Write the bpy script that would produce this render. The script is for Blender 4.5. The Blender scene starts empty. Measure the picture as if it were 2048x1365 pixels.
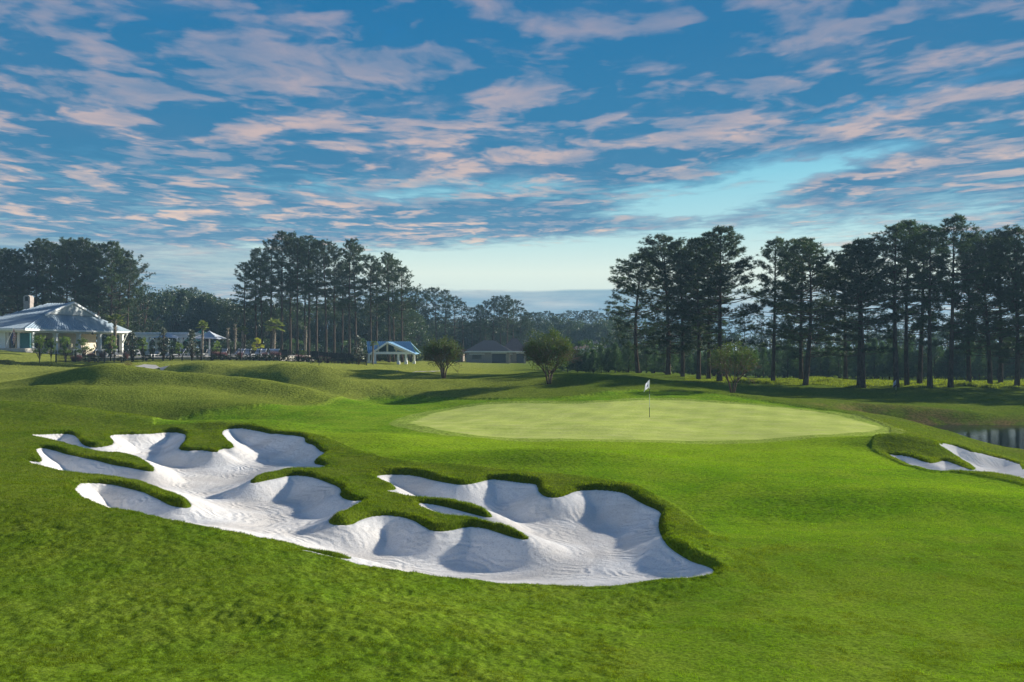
import bpy, math, random
import numpy as np
from mathutils import Vector, Matrix

SC = bpy.context.scene
COL = SC.collection
R = math.radians
F = 1700.0          # focal length in photo pixels (photo is 2048 wide)
CZ = 4.2            # camera height over the putting green
HY = 690.0          # horizon row in the photo

# ---------------------------------------------------------------- camera
cam_data = bpy.data.cameras.new("camera")
cam = bpy.data.objects.new("camera", cam_data)
COL.objects.link(cam)
cam.location = (0, 0, CZ)
cam.rotation_euler = (R(90), 0, 0)
cam_data.sensor_width = 36.0
cam_data.lens = 36.0 * F / 2048.0
cam_data.shift_y = (HY - 682.5) / 2048.0
cam_data.clip_end = 20000
cam_data.clip_start = 0.1
SC.camera = cam

# ---------------------------------------------------------------- light
SKYK = 0.56                      # balance of skylight against the sun
SUN_EL, SUN_AZ = 19.3, 57.0      # azimuth clockwise from the view direction (+Y)
SC.view_settings.view_transform = 'Standard'
SC.view_settings.look = 'None'
SC.view_settings.exposure = 0.84
SC.view_settings.gamma = 1.0
SC.cycles.use_denoising = True
SC.cycles.denoising_prefilter = 'ACCURATE'
SC.cycles.sample_clamp_indirect = 3.0
SC.cycles.max_bounces = 6; SC.cycles.volume_bounces = 0
sun_data = bpy.data.lights.new("sun", 'SUN')
sun_data.energy = 5.0
sun_data.angle = R(0.6)
sun_data.color = (1.0, 0.935, 0.82)
sun = bpy.data.objects.new("sun", sun_data)
COL.objects.link(sun)
sd = Vector((math.sin(R(SUN_AZ)) * math.cos(R(SUN_EL)), math.cos(R(SUN_AZ)) * math.cos(R(SUN_EL)), math.sin(R(SUN_EL))))
sun.rotation_euler = sd.to_track_quat('Z', 'Y').to_euler()
sun.location = sd * 80

# ---------------------------------------------------------------- node helper
class NT:
    """tiny wrapper: arithmetic on node sockets"""
    def __init__(self, tree):
        self.t = tree; self.n = tree.nodes; self.l = tree.links
    def node(self, typ, **kw):
        nd = self.n.new(typ)
        for k, v in kw.items(): setattr(nd, k, v)
        return nd
    def put(self, sock, v):
        if isinstance(v, bpy.types.NodeSocket): self.l.new(v, sock)
        elif v is not None:
            try: sock.default_value = v
            except Exception: sock.default_value = (v, v, v)
    def m(self, op, a, b=None, c=None, clamp=False):
        nd = self.node('ShaderNodeMath', operation=op, use_clamp=clamp)
        self.put(nd.inputs[0], a); self.put(nd.inputs[1], b) if b is not None else None
        if c is not None: self.put(nd.inputs[2], c)
        return nd.outputs[0]
    def v(self, op, a, b=None):
        nd = self.node('ShaderNodeVectorMath', operation=op)
        self.put(nd.inputs[0], a)
        if b is not None:
            self.put(nd.inputs['Scale'] if op == 'SCALE' else nd.inputs[1], b)
        return nd.outputs['Value'] if op in ('LENGTH', 'DOT_PRODUCT', 'DISTANCE') else nd.outputs[0]
    def xyz(self, x, y, z):
        nd = self.node('ShaderNodeCombineXYZ')
        for i, q in enumerate((x, y, z)): self.put(nd.inputs[i], q)
        return nd.outputs[0]
    def sep(self, a):
        nd = self.node('ShaderNodeSeparateXYZ'); self.put(nd.inputs[0], a)
        return nd.outputs
    def noise(self, vec, scale, detail=4, rough=0.5, dist=0.0, out='Fac', lac=2.0):
        nd = self.node('ShaderNodeTexNoise')
        self.put(nd.inputs['Vector'], vec); nd.inputs['Scale'].default_value = scale
        nd.inputs['Detail'].default_value = detail; nd.inputs['Roughness'].default_value = rough
        nd.inputs['Distortion'].default_value = dist; nd.inputs['Lacunarity'].default_value = lac
        return nd.outputs[out]
    def ss(self, x, lo, hi, a=0.0, b=1.0, kind='SMOOTHSTEP'):
        nd = self.node('ShaderNodeMapRange', interpolation_type=kind)
        self.put(nd.inputs['Value'], x)
        nd.inputs['From Min'].default_value = lo; nd.inputs['From Max'].default_value = hi
        nd.inputs['To Min'].default_value = a; nd.inputs['To Max'].default_value = b
        return nd.outputs[0]
    def mix(self, f, a, b, mode='MIX'):
        nd = self.node('ShaderNodeMix', data_type='RGBA', blend_type=mode)
        self.put(nd.inputs[0], f)
        for i, q in ((6, a), (7, b)):
            if isinstance(q, bpy.types.NodeSocket): self.l.new(q, nd.inputs[i])
            else: nd.inputs[i].default_value = (*q[:3], 1)
        return nd.outputs[2]
    def ramp(self, f, stops):
        nd = self.node('ShaderNodeValToRGB')
        el = nd.color_ramp.elements
        while len(el) < len(stops): el.new(0.5)
        for e, (p, c) in zip(el, stops): e.position = p; e.color = (*c[:3], 1)
        self.put(nd.inputs[0], f)
        return nd.outputs[0]

# ---------------------------------------------------------------- world: sky with a broken cloud sheet
world = bpy.data.worlds.new("World"); SC.world = world
world.use_nodes = True
world.node_tree.nodes.clear()
W = NT(world.node_tree)
sky = W.node('ShaderNodeTexSky', sky_type='NISHITA')
sky.sun_disc = False
sky.sun_elevation = R(SUN_EL); sky.sun_rotation = R(SUN_AZ)
sky.altitude = 0; sky.air_density = 1.0; sky.dust_density = 1.2; sky.ozone_density = 2.5
tc = W.node('ShaderNodeTexCoord')
d = W.v('NORMALIZE', tc.outputs['Generated'])
dx, dy, dz = W.sep(d)
zc = W.m('ADD', W.m('MAXIMUM', dz, 0.0), 0.05)
Px = W.m('DIVIDE', dx, zc); Py = W.m('DIVIDE', dy, zc)
P = W.xyz(Px, Py, 0.0)
az = W.m('ARCTAN2', dx, dy)                       # azimuth, right positive
el = W.m('ARCSINE', dz)                           # elevation
def blob(a0, e0, sa, se, tilt=0.0):
    """soft bump over the sky around azimuth a0, elevation e0 (degrees)"""
    u = W.m('SUBTRACT', az, R(a0)); v = W.m('SUBTRACT', el, R(e0))
    if tilt: v = W.m('SUBTRACT', v, W.m('MULTIPLY', u, tilt))
    q = W.m('ADD', W.m('POWER', W.m('ABSOLUTE', W.m('DIVIDE', u, R(sa))), 2.0), W.m('POWER', W.m('ABSOLUTE', W.m('DIVIDE', v, R(se))), 2.0))
    return W.m('EXPONENT', W.m('MULTIPLY', q, -1.0))
def acc(base, terms):
    for w, b in terms: base = W.m('ADD', base, W.m('MULTIPLY', b, w))
    return base
P = W.v('SCALE', P, W.m('ADD', 0.50, W.m('MULTIPLY', W.v('LENGTH', P), 0.10)))   # the ripples get finer towards the horizon
warp = W.noise(P, 1.0, 6, 0.55, out='Color')
Pw = W.v('ADD', P, W.v('SCALE', W.v('SUBTRACT', warp, (0.5, 0.5, 0.5)), 0.55))
Pw = W.v('MULTIPLY', W.v('ADD', Pw, (13.1, 5.3, 0.0)), (1.25, 0.95, 1.0))
def field(q, det):
    big = W.noise(q, 1.0, 2, 0.5)
    mid_ = W.noise(q, 3.5, det, 0.50)
    sm = W.noise(q, 9.0, max(det - 2, 2), 0.55)
    return W.m('ADD', W.m('ADD', W.m('MULTIPLY', big, 0.40), W.m('MULTIPLY', mid_, 0.48)), W.m('MULTIPLY', sm, 0.30))
# low down the sheet breaks into finer ripples, overhead it is soft
dens = field(Pw, 7)
dens2 = field(W.v('ADD', Pw, (-0.13, -0.17, 0.0)), 3)
e01 = W.ss(el, R(2), R(22), 0, 1, 'LINEAR')
cover = acc(W.ss(el, R(1.0), R(20.0), 0.105, 0.30, 'LINEAR'), [
    (-0.40, blob(19, 11.0, 9, 2.6, 0.26)),      # clear window on the right
    (-0.30, blob(11, 8.6, 6, 1.3)), (-0.12, blob(-7, 9.8, 5, 0.8)),
    (-0.20, blob(24, 7.6, 7, 1.1)),
    (-0.60, blob(-4, 5.1, 16, 1.1)),            # clear strip over the far trees
    (-0.60, blob(9, 5.2, 11, 1.9)),
    (-0.20, blob(27, 4.6, 10, 1.0)),
    (0.06, blob(-21, 14.5, 14, 4)),
    (0.09, blob(7, 15.8, 14, 2.8)),
    (-0.12, blob(-4, 20.5, 7, 1.8)),
    (-0.13, blob(-26, 21, 5, 2.0)),
    (-0.10, blob(10, 20.5, 8, 1.6)),
    (-0.13, blob(-1, 10.6, 9, 1.0)), (-0.12, blob(-15, 9.6, 7, 0.8)), (-0.10, blob(-4, 14.5, 6, 1.0)), (-0.09, blob(-25, 15, 5, 1.2)), (0.05, blob(-10, 8.2, 26, 1.6)),
    (0.34, blob(22, 10.2, 9, 0.75, 0.22)),        # long cloud bars on the right
    (0.22, blob(8, 8.0, 11, 0.7)),
    (0.30, blob(26, 13.3, 6, 0.9, 0.1)),
    (0.22, blob(11, 12.2, 5, 0.8, 0.25)),
])
dd = W.m('ADD', dens, cover)
alpha = W.ss(dd, 0.44, 0.80)
lit = W.ss(W.m('SUBTRACT', dens, dens2), -0.10, 0.11)
hue = W.noise(Pw, 3.4, 6, 0.58)
hue2 = W.noise(W.v('ADD', Pw, (31.0, 7.0, 0.0)), 0.7, 2, 0.5)
soft = W.noise(W.v('ADD', P, (4.0, 9.0, 0.0)), 0.75, 4, 0.5)
warm = W.ramp(e01, [(0.0, (0.92, 0.70, 0.56)), (0.30, (0.86, 0.62, 0.50)), (0.60, (0.62, 0.48, 0.46)), (0.85, (0.38, 0.36, 0.44)), (1.0, (0.36, 0.34, 0.43))])
cool = W.ramp(e01, [(0.0, (0.15, 0.31, 0.46)), (0.4, (0.045, 0.215, 0.39)), (1.0, (0.015, 0.17, 0.38))])
midc = W.ramp(e01, [(0.0, (0.33, 0.42, 0.52)), (0.4, (0.22, 0.31, 0.44)), (1.0, (0.17, 0.25, 0.41))])
litf = W.m('ADD', W.m('MULTIPLY', lit, 0.75), W.m('MULTIPLY', W.m('SUBTRACT', hue, 0.53), 1.7))
litf = W.m('ADD', W.m('ADD', litf, W.ss(hue2, 0.3, 0.7, -0.20, 0.20)), W.m('MULTIPLY', e01, 0.16))
cloud = W.mix(W.ss(litf, 0.05, 0.66), cool, midc)
cloud = W.mix(W.ss(litf, 0.45, 1.20, 0, 0.95), cloud, warm)
# clear sky: Nishita pulled to the deep, slightly green blue of the place and the pale glow low down
clear = W.v('SCALE', sky.outputs[0], 0.1)
clear = W.v('DIVIDE', clear, W.v('ADD', W.v('MULTIPLY', clear, (0.9, 0.75, 0.45)), (0.9, 0.9, 0.9)))
grad = W.ramp(W.ss(el, R(0), R(24), 0, 1, 'LINEAR'), [(0.0, (0.60, 0.72, 0.72)), (0.20, (0.84, 0.96, 0.84)), (0.31, (0.50, 0.80, 0.82)), (0.46, (0.26, 0.66, 0.80)), (0.60, (0.03, 0.33, 0.62)), (0.92, (0.0, 0.155, 0.44))])
clear = W.mix(0.9, clear, grad)
clear = W.mix(W.m('MULTIPLY', W.ss(az, R(5), R(-30), 0, 0.5), W.ss(el, R(8), R(13))), clear, (0.0, 0.155, 0.42))
veil = W.mix(W.ss(soft, 0.45, 0.62), (0.03, 0.20, 0.42), (0.22, 0.29, 0.43))
clear = W.mix(W.m('MULTIPLY', W.ss(soft, 0.40, 0.60, 0, 0.80), W.ss(dd, 0.42, 0.60)), clear, W.mix(W.ss(el, R(4), R(12)), clear, veil))
col = W.mix(W.m('MULTIPLY', alpha, 0.94), clear, cloud)
# flat slate cloud banks low over the horizon
bn = W.noise(W.xyz(W.m('MULTIPLY', az, 6.0), W.m('MULTIPLY', el, 60.0), 0.0), 1.0, 4, 0.5)
def bank(a0, e0, sa, top, bot, tilt=0.0):
    edge = W.m('ADD', el, W.m('MULTIPLY', W.m('SUBTRACT', bn, 0.5), R(0.5)))
    edge = W.m('SUBTRACT', edge, W.m('MULTIPLY', W.m('SUBTRACT', az, R(a0)), tilt))
    v = W.m('MULTIPLY', W.ss(edge, R(top - 0.12), R(top + 0.10), 1, 0), W.ss(edge, R(bot - 0.6), R(bot + 0.4)))
    h = W.ss(W.m('ADD', W.m('ABSOLUTE', W.m('SUBTRACT', az, R(a0))), W.m('MULTIPLY', W.m('SUBTRACT', bn, 0.5), R(10))), R(sa * 0.6), R(sa), 1, 0)
    return W.m('MULTIPLY', v, h)
bcol = W.mix(W.ss(bn, 0.4, 0.65), (0.18, 0.35, 0.48), (0.46, 0.54, 0.58))
col = W.mix(W.m('MULTIPLY', bank(3, 3, 16, 3.65, -1.0), 0.80), col, bcol)
col = W.mix(W.m('MULTIPLY', bank(-24, 6, 16, 6.2, -1.0), 0.6), col, bcol)
# overhead, out of the frame, the sky is darkened to cut its fill light
col = W.mix(W.ss(el, R(23), R(45), 0, 0.85), col, (0.012, 0.075, 0.22))
bg = W.node('ShaderNodeBackground')
out = W.node('ShaderNodeOutputWorld')
# clouds and sky were mixed at display scale; the sky itself runs at strength 0.1
W.l.new(W.v('SCALE', col, 10.0 * SKYK), bg.inputs['Color'])
bg.inputs['Strength'].default_value = 0.1
W.l.new(bg.outputs[0], out.inputs['Surface'])
world.cycles.sampling_method = 'MANUAL'; world.cycles.sample_map_resolution = 1024

# ---------------------------------------------------------------- general helpers
_rng = np.random.default_rng(7)
def tag(o, label=None, cat=None, group=None, kind=None):
    if label: o['label'] = label
    if cat: o['category'] = cat
    if group: o['group'] = group
    if kind: o['kind'] = kind
    return o
def link(o, parent=None):
    COL.objects.link(o)
    if parent is not None: o.parent = parent
    return o
def empty(name, loc=(0, 0, 0), rz=0.0):
    o = bpy.data.objects.new(name, None)
    o.location = loc; o.rotation_euler = (0, 0, rz); o.empty_display_size = 0.3
    COL.objects.link(o)
    return o
def np_mesh(name, verts, faces, mat=None, smooth=False, uv=None, attrs=None):
    """verts (n,3); faces (m,k) all of one size"""
    verts = np.asarray(verts, dtype=np.float32); faces = np.asarray(faces, dtype=np.int32)
    me = bpy.data.meshes.new(name)
    m, k = faces.shape
    me.vertices.add(len(verts)); me.vertices.foreach_set('co', verts.ravel())
    me.loops.add(m * k); me.loops.foreach_set('vertex_index', faces.ravel())
    me.polygons.add(m)
    me.polygons.foreach_set('loop_start', np.arange(0, m * k, k, dtype=np.int32))
    me.polygons.foreach_set('loop_total', np.full(m, k, dtype=np.int32))
    me.polygons.foreach_set('use_smooth', np.full(m, smooth, dtype=bool))
    me.update(calc_edges=True)
    if attrs:
        for an, av in attrs.items():
            a = me.attributes.new(an, 'FLOAT', 'POINT'); a.data.foreach_set('value', np.asarray(av, dtype=np.float32))
    if mat: me.materials.append(mat)
    return me
def obj(name, me, parent=None, loc=None):
    o = bpy.data.objects.new(name, me)
    if loc is not None: o.location = loc
    return link(o, parent)
def copy_tree(o, parent=None):
    c = o.copy(); COL.objects.link(c); c.parent = parent
    for ch in list(o.children): copy_tree(ch, c)
    return c

class MB:
    """collects boxes, prisms and tubes into ONE mesh"""
    def __init__(self): self.v = []; self.f = []
    def poly(self, pts): 
        n = len(self.v); self.v += [tuple(p) for p in pts]; self.f.append(tuple(range(n, n + len(pts))))
    def solid(self, bottom, top):
        """prism between two equal polygons"""
        n = len(self.v); k = len(bottom)
        self.v += [tuple(p) for p in bottom] + [tuple(p) for p in top]
        self.f.append(tuple(range(n + k - 1, n - 1, -1))); self.f.append(tuple(range(n + k, n + 2 * k)))
        for i in range(k):
            j = (i + 1) % k
            self.f.append((n + i, n + j, n + k + j, n + k + i))
    def box(self, c, s, rz=0.0):
        cx, cy, cz = c; hx, hy, hz = s[0] / 2, s[1] / 2, s[2] / 2
        ca, sa = math.cos(rz), math.sin(rz)
        q = [(cx + x * ca - y * sa, cy + x * sa + y * ca) for x, y in ((-hx, -hy), (hx, -hy), (hx, hy), (-hx, hy))]
        self.solid([(x, y, cz - hz) for x, y in q], [(x, y, cz + hz) for x, y in q])
    def beam(self, a, b, w, h=None):
        """rectangular bar from a to b"""
        h = h or w; a = Vector(a); b = Vector(b); dd = (b - a).normalized()
        up = Vector((0, 0, 1)) if abs(dd.z) < 0.95 else Vector((0, 1, 0))
        s = dd.cross(up).normalized(); t = s.cross(dd).normalized()
        ring = lambda p: [tuple(p + s * (i * w / 2) + t * (j * h / 2)) for i, j in ((-1, -1), (1, -1), (1, 1), (-1, 1))]
        self.solid(ring(a), ring(b))
    def tube(self, pts, rad, seg=8, cap=True):
        n0 = len(self.v); k = len(pts); pts = [Vector(p) for p in pts]
        for i, p in enumerate(pts):
            dd = (pts[min(i + 1, k - 1)] - pts[max(i - 1, 0)]).normalized()
            up = Vector((1, 0, 0)) if abs(dd.z) > 0.8 else Vector((0, 0, 1))
            s = dd.cross(up).normalized(); t = s.cross(dd).normalized()
            r = rad[i] if hasattr(rad, '__len__') else rad
            for j in range(seg):
                a = 2 * math.pi * j / seg
                self.v.append(tuple(p + s * (r * math.cos(a)) + t * (r * math.sin(a))))
        for i in range(k - 1):
            for j in range(seg):
                a = n0 + i * seg + j; b = n0 + i * seg + (j + 1) % seg
                self.f.append((a, a + seg, b + seg, b))
        if cap:
            self.f.append(tuple(n0 + j for j in range(seg)))
            self.f.append(tuple(n0 + (k - 1) * seg + j for j in range(seg - 1, -1, -1)))
    def mesh(self, name, mat=None, smooth=False):
        me = bpy.data.meshes.new(name); me.from_pydata(self.v, [], self.f)
        if smooth: me.polygons.foreach_set('use_smooth', [True] * len(me.polygons))
        if mat: me.materials.append(mat)
        me.update(); return me
    def build(self, name, mat, parent=None, smooth=False):
        return obj(name, self.mesh(name, mat, smooth), parent)

def new_mat(name):
    m = bpy.data.materials.new(name); m.use_nodes = True
    m.node_tree.nodes.clear()
    n = NT(m.node_tree)
    o = n.node('ShaderNodeOutputMaterial')
    return m, n, o
def simple_mat(name, color, rough=0.7, spec=0.3, metal=0.0, vary=0.12, scale=4.0, bump=0.0):
    """painted / plain surface with procedural wear"""
    m, n, o = new_mat(name)
    t = n.node('ShaderNodeTexCoord').outputs['Object']
    q = n.noise(t, scale, 5, 0.6)
    c = n.mix(n.ss(q, 0.3, 0.7), tuple(x * (1 - vary) for x in color), tuple(min(1, x * (1 + vary)) for x in color))
    b = n.node('ShaderNodeBsdfPrincipled')
    n.l.new(c, b.inputs['Base Color']); b.inputs['Roughness'].default_value = rough
    b.inputs['Specular IOR Level'].default_value = spec; b.inputs['Metallic'].default_value = metal
    if bump:
        bp = n.node('ShaderNodeBump'); bp.inputs['Strength'].default_value = bump; bp.inputs['Distance'].default_value = 0.02
        n.l.new(n.noise(t, scale * 6, 4, 0.6), bp.inputs['Height']); n.l.new(bp.outputs[0], b.inputs['Normal'])
    n.l.new(b.outputs[0], o.inputs[0])
    return m
def leaf_mat(name, c1, c2, trans=0.35, tcol=None, objvar=0.25, gloss=0.12):
    """foliage: diffuse + translucent with clump to clump variation"""
    m, n, o = new_mat(name)
    tcn = n.node('ShaderNodeTexCoord').outputs['Object']
    oi = n.node('ShaderNodeObjectInfo').outputs['Random']
    q = n.noise(tcn, 0.9, 4, 0.65)
    c = n.mix(n.ss(q, 0.32, 0.68), c1, c2)
    c = n.v('SCALE', c, n.ss(oi, 0, 1, 1 - objvar, 1 + objvar, 'LINEAR'))
    df = n.node('ShaderNodeBsdfDiffuse'); n.l.new(c, df.inputs[0])
    tr = n.node('ShaderNodeBsdfTranslucent')
    n.l.new(n.v('MULTIPLY', c, tcol or (1.3, 1.5, 0.6)), tr.inputs[0])
    mx = n.node('ShaderNodeMixShader'); mx.inputs[0].default_value = trans
    n.l.new(df.outputs[0], mx.inputs[1]); n.l.new(tr.outputs[0], mx.inputs[2])
    gl = n.node('ShaderNodeBsdfGlossy'); gl.inputs['Roughness'].default_value = 0.45
    gl.inputs['Color'].default_value = (0.8, 0.85, 0.8, 1)
    mg = n.node('ShaderNodeMixShader'); mg.inputs[0].default_value = gloss * 0.4
    n.l.new(mx.outputs[0], mg.inputs[1]); n.l.new(gl.outputs[0], mg.inputs[2])
    n.l.new(mg.outputs[0], o.inputs[0])
    return m
# ================================================================ terrain
PINE_BASES = [  # (px, base row, distance) of the pines standing on the right, they pin the ground
 (1276,747,124),(1336,749,120),(1365,754,117),(1397,759,112),(1417,758,116),(1439,764,109),(1546,763,110),(1602,761,113),(1611,771,104),
 (1691,763,113),(1719,775,102),(1727,776,101),(1793,776,101),(1814,773,104),(1839,769,108),(1860,776,101),(1901,775,102),(1938,768,108),
 (1980,770,106),(2001,768,109),(2034,773,104)]
def zpy(py, Y): return CZ - (py - HY) * Y / F
cols = {
 0:    [(1365,8.5),(1100,16),(950,26),(880,35),(838,45),(800,58),(765,78),(738,105),(706,126),(698,145)],
 300:  [(1365,8.7),(1150,14.5),(1040,20),(980,25),(920,31),(866,40),(845,47),(800,62),(765,80),(738,105),(722,120)],
 600:  [(1365,8.9),(1180,13.5),(1098,17),(1000,22.5),(930,29.5),(868,39),(848,46),(818,58),(780,75),(748,95),(729,112),(724,128)],
 850:  [(1365,9),(1230,12.2),(1148,15.3),(1000,23),(945,28),(892,36),(852,44),(838,52),(808,64),(780,76),(762,84),(748,105),(735,140)],
 1100: [(1365,9),(1250,12),(1170,14.8),(1070,18.5),(985,24),(940,28.5),(902,34),(878,38),(832,50),(805,60),(787,68),(768,76),(747,85)],
 1300: [(1365,9),(1250,12),(1100,16.7),(1010,22),(940,28),(878,38),(832,50),(797,63),(778,70),(758,80)],
 1500: [(1365,9),(1200,13),(1090,17),(980,24),(905,33),(872,40),(845,46),(807,60),(796,66),(786,76),(772,93)],
 1750: [(1365,9),(1200,13),(1050,19),(960,26),(905,33),(872,38.5),(858,43),(834,51),(816,60),(801,72),(787,88)],
 2048: [(1365,9),(1200,13),(1050,19),(965,26),(935,30.5)],
}
extra = [  # (px, z, Y)
 (0,3.55,160),(0,3.4,200),(0,3.2,300),(150,2.1,125),(150,2.2,160),(300,2.05,160),(300,1.8,300),(600,1.3,160),(600,0.8,220),(600,0.5,320),
 (850,0.6,160),(850,0.3,200),(850,0.0,320),(1100,0.3,100),(1100,0.0,118),(1100,-0.4,150),(1100,-0.7,220),(1100,-0.8,320),
 (1300,0.1,94),(1500,-2.0,165),(1500,-2.2,220),(1500,-2.4,320),(1750,-1.6,140),(1750,-2.0,180),(1750,-2.4,320),
 (2048,-0.72,34),(2048,-1.6,39),(2048,-1.6,50),(2048,-1.55,60),(2048,-1.05,68),(2048,-0.95,86),(2048,-1.0,98),(2048,-1.7,150),(2048,-2.4,320)]
CT = []
for px, lst in cols.items():
    for py, Y in lst: CT.append((px, zpy(py, Y), Y))
for px in cols:
    CT.append((px, 1.55, 4.5)); CT.append((px, 2.0, 1.0))
CT += extra
for px, py, Y in PINE_BASES: CT.append((px, zpy(py, Y), Y))
CT += [(-700, z, Y) for (px, z, Y) in CT if px == 0] + [(2750, z, Y) for (px, z, Y) in CT if px == 2048]
CT = np.array(CT)
def warpc(x, Y):
    Yc = np.clip(Y, -1.0, 400.0)
    return np.stack([x / (Y + 2.0) * 1.7, np.log(Yc + 3.0)], -1)
_cw = warpc((CT[:, 0] - 1024) / F * CT[:, 2], CT[:, 2])
def _phi(r2): return 0.5 * r2 * np.log(r2 + 1e-9)
def _solve():
    n = len(_cw)
    r2 = ((_cw[:, None] - _cw[None]) ** 2).sum(-1)
    A = np.zeros((n + 3, n + 3)); A[:n, :n] = _phi(r2) + np.eye(n) * 0.0015
    A[:n, n] = 1; A[:n, n + 1:] = _cw; A[n, :n] = 1; A[n + 1:, :n] = _cw.T
    return np.linalg.solve(A, np.concatenate([CT[:, 1], [0, 0, 0]]))
_wt = _solve()
def bump(px, Y, sx, sy, rot, amp):
    if px < 800 and Y > 45: sx *= 1.15; sy *= 1.2
    return ((px - 1024) / F * Y, Y, sx, sy, math.radians(rot), amp * (2.1 if px < 800 and Y > 45 else 1.35))
BUMPS = [   # photo column, distance, half sizes along/across, rotation, height
 bump(215, 70, 6.5, 3.0, -14, 0.95), bump(400, 88, 5.5, 2.6, -8, 0.65), bump(600, 82, 8, 3.8, -16, 0.88), bump(440, 68, 5.5, 2.8, -10, 0.40),
 bump(60, 47, 6, 2.6, -10, 0.38), bump(300, 52, 7, 2.2, -14, -0.25), bump(700, 74, 6, 2.6, -18, 0.42), bump(760, 70, 3, 5, 25, -0.25),
 bump(520, 56, 8, 2.4, -12, 0.22), bump(150, 92, 7, 3, -6, 0.35), bump(470, 102, 9, 3.4, -4, 0.20),
 bump(500, 43.5, 6, 1.5, -10, 0.30), bump(760, 36, 4.5, 2.6, -20, 0.32), bump(690, 42, 3.5, 1.6, -15, -0.15), bump(1000, 31, 4.5, 1.7, -6, 0.30), bump(1180, 30, 3.5, 1.6, -6, 0.18),
 bump(330, 62, 6, 2.2, -14, 0.38), bump(560, 66, 6, 2.2, -16, 0.42), bump(120, 60, 6, 2.4, -12, 0.40), bump(260, 96, 6, 2.6, -6, 0.22), bump(480, 76, 5, 2.0, -14, -0.30), bump(760, 88, 6, 2.6, -8, 0.40),
 bump(900, 78, 6, 3, 6, 0.35), bump(1130, 86, 9, 4, -4, 0.15),
 bump(1830, 34.9, 2.3, 1.7, -30, 0.46),
 bump(1860, 22, 6, 2.0, -14, 0.22), bump(1600, 26, 7, 2.2, -8, 0.16), bump(1960, 27, 6, 1.5, -12, 0.12), bump(1500, 20, 4, 2, 20, -0.12),
 bump(330, 17, 4.5, 2.6, -30, 0.30), bump(-60, 21, 5, 3.5, -20, 0.30), bump(560, 11.8, 3, 1.5, -10, 0.10), bump(1450, 11, 3, 1.3, 10, 0.07),
 bump(1230, 64, 9, 4.0, 0, 0.14), bump(1250, 44, 8, 3.0, -4, 0.07), bump(1470, 67, 4, 2.5, -20, 0.15),
]
def ripple(x, Y):
    """gentle unevenness of the turf, centimetres"""
    return (0.035 * np.sin(x * 0.55 + 0.31 * Y + 1.3) * np.sin(Y * 0.42 - 0.2 * x) + 0.018 * np.sin(x * 1.1 - 0.7 * Y + 2.0) * np.sin(Y * 1.3 + 0.5 * x)
            + 0.008 * np.sin(x * 2.7 + 1.9 * Y) * np.sin(Y * 3.1 - 1.1 * x)) * np.clip(Y / 30, 0.35, 1.6)
def zbase(x, Y):
    x = np.asarray(x, float); Y = np.asarray(Y, float); sh = x.shape
    x = x.ravel(); Y = Y.ravel(); out = np.empty(len(x))
    for s in range(0, len(x), 60000):
        q = warpc(x[s:s + 60000], Y[s:s + 60000])
        q[:, 0] = np.clip(q[:, 0], -2.1, 2.1)
        r2 = (q[:, 0, None] - _cw[None, :, 0]) ** 2 + (q[:, 1, None] - _cw[None, :, 1]) ** 2
        out[s:s + 60000] = _phi(r2) @ _wt[:-3] + _wt[-3] + q @ _wt[-2:]
    for bx, by, sx, sy, rot, amp in BUMPS:
        c, s_ = math.cos(rot), math.sin(rot)
        u = ((x - bx) * c + (Y - by) * s_) / sx; v = (-(x - bx) * s_ + (Y - by) * c) / sy
        out += amp * np.exp(-(u * u + v * v))
    out += ripple(x, Y) * np.clip((200 - Y) / 60, 0, 1)
    # far away the land levels out
    t = np.clip((Y - 330) / 300, 0, 1); t = t * t * (3 - 2 * t)
    out = out * (1 - t) + (-1.5) * t
    return out.reshape(sh)

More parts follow.
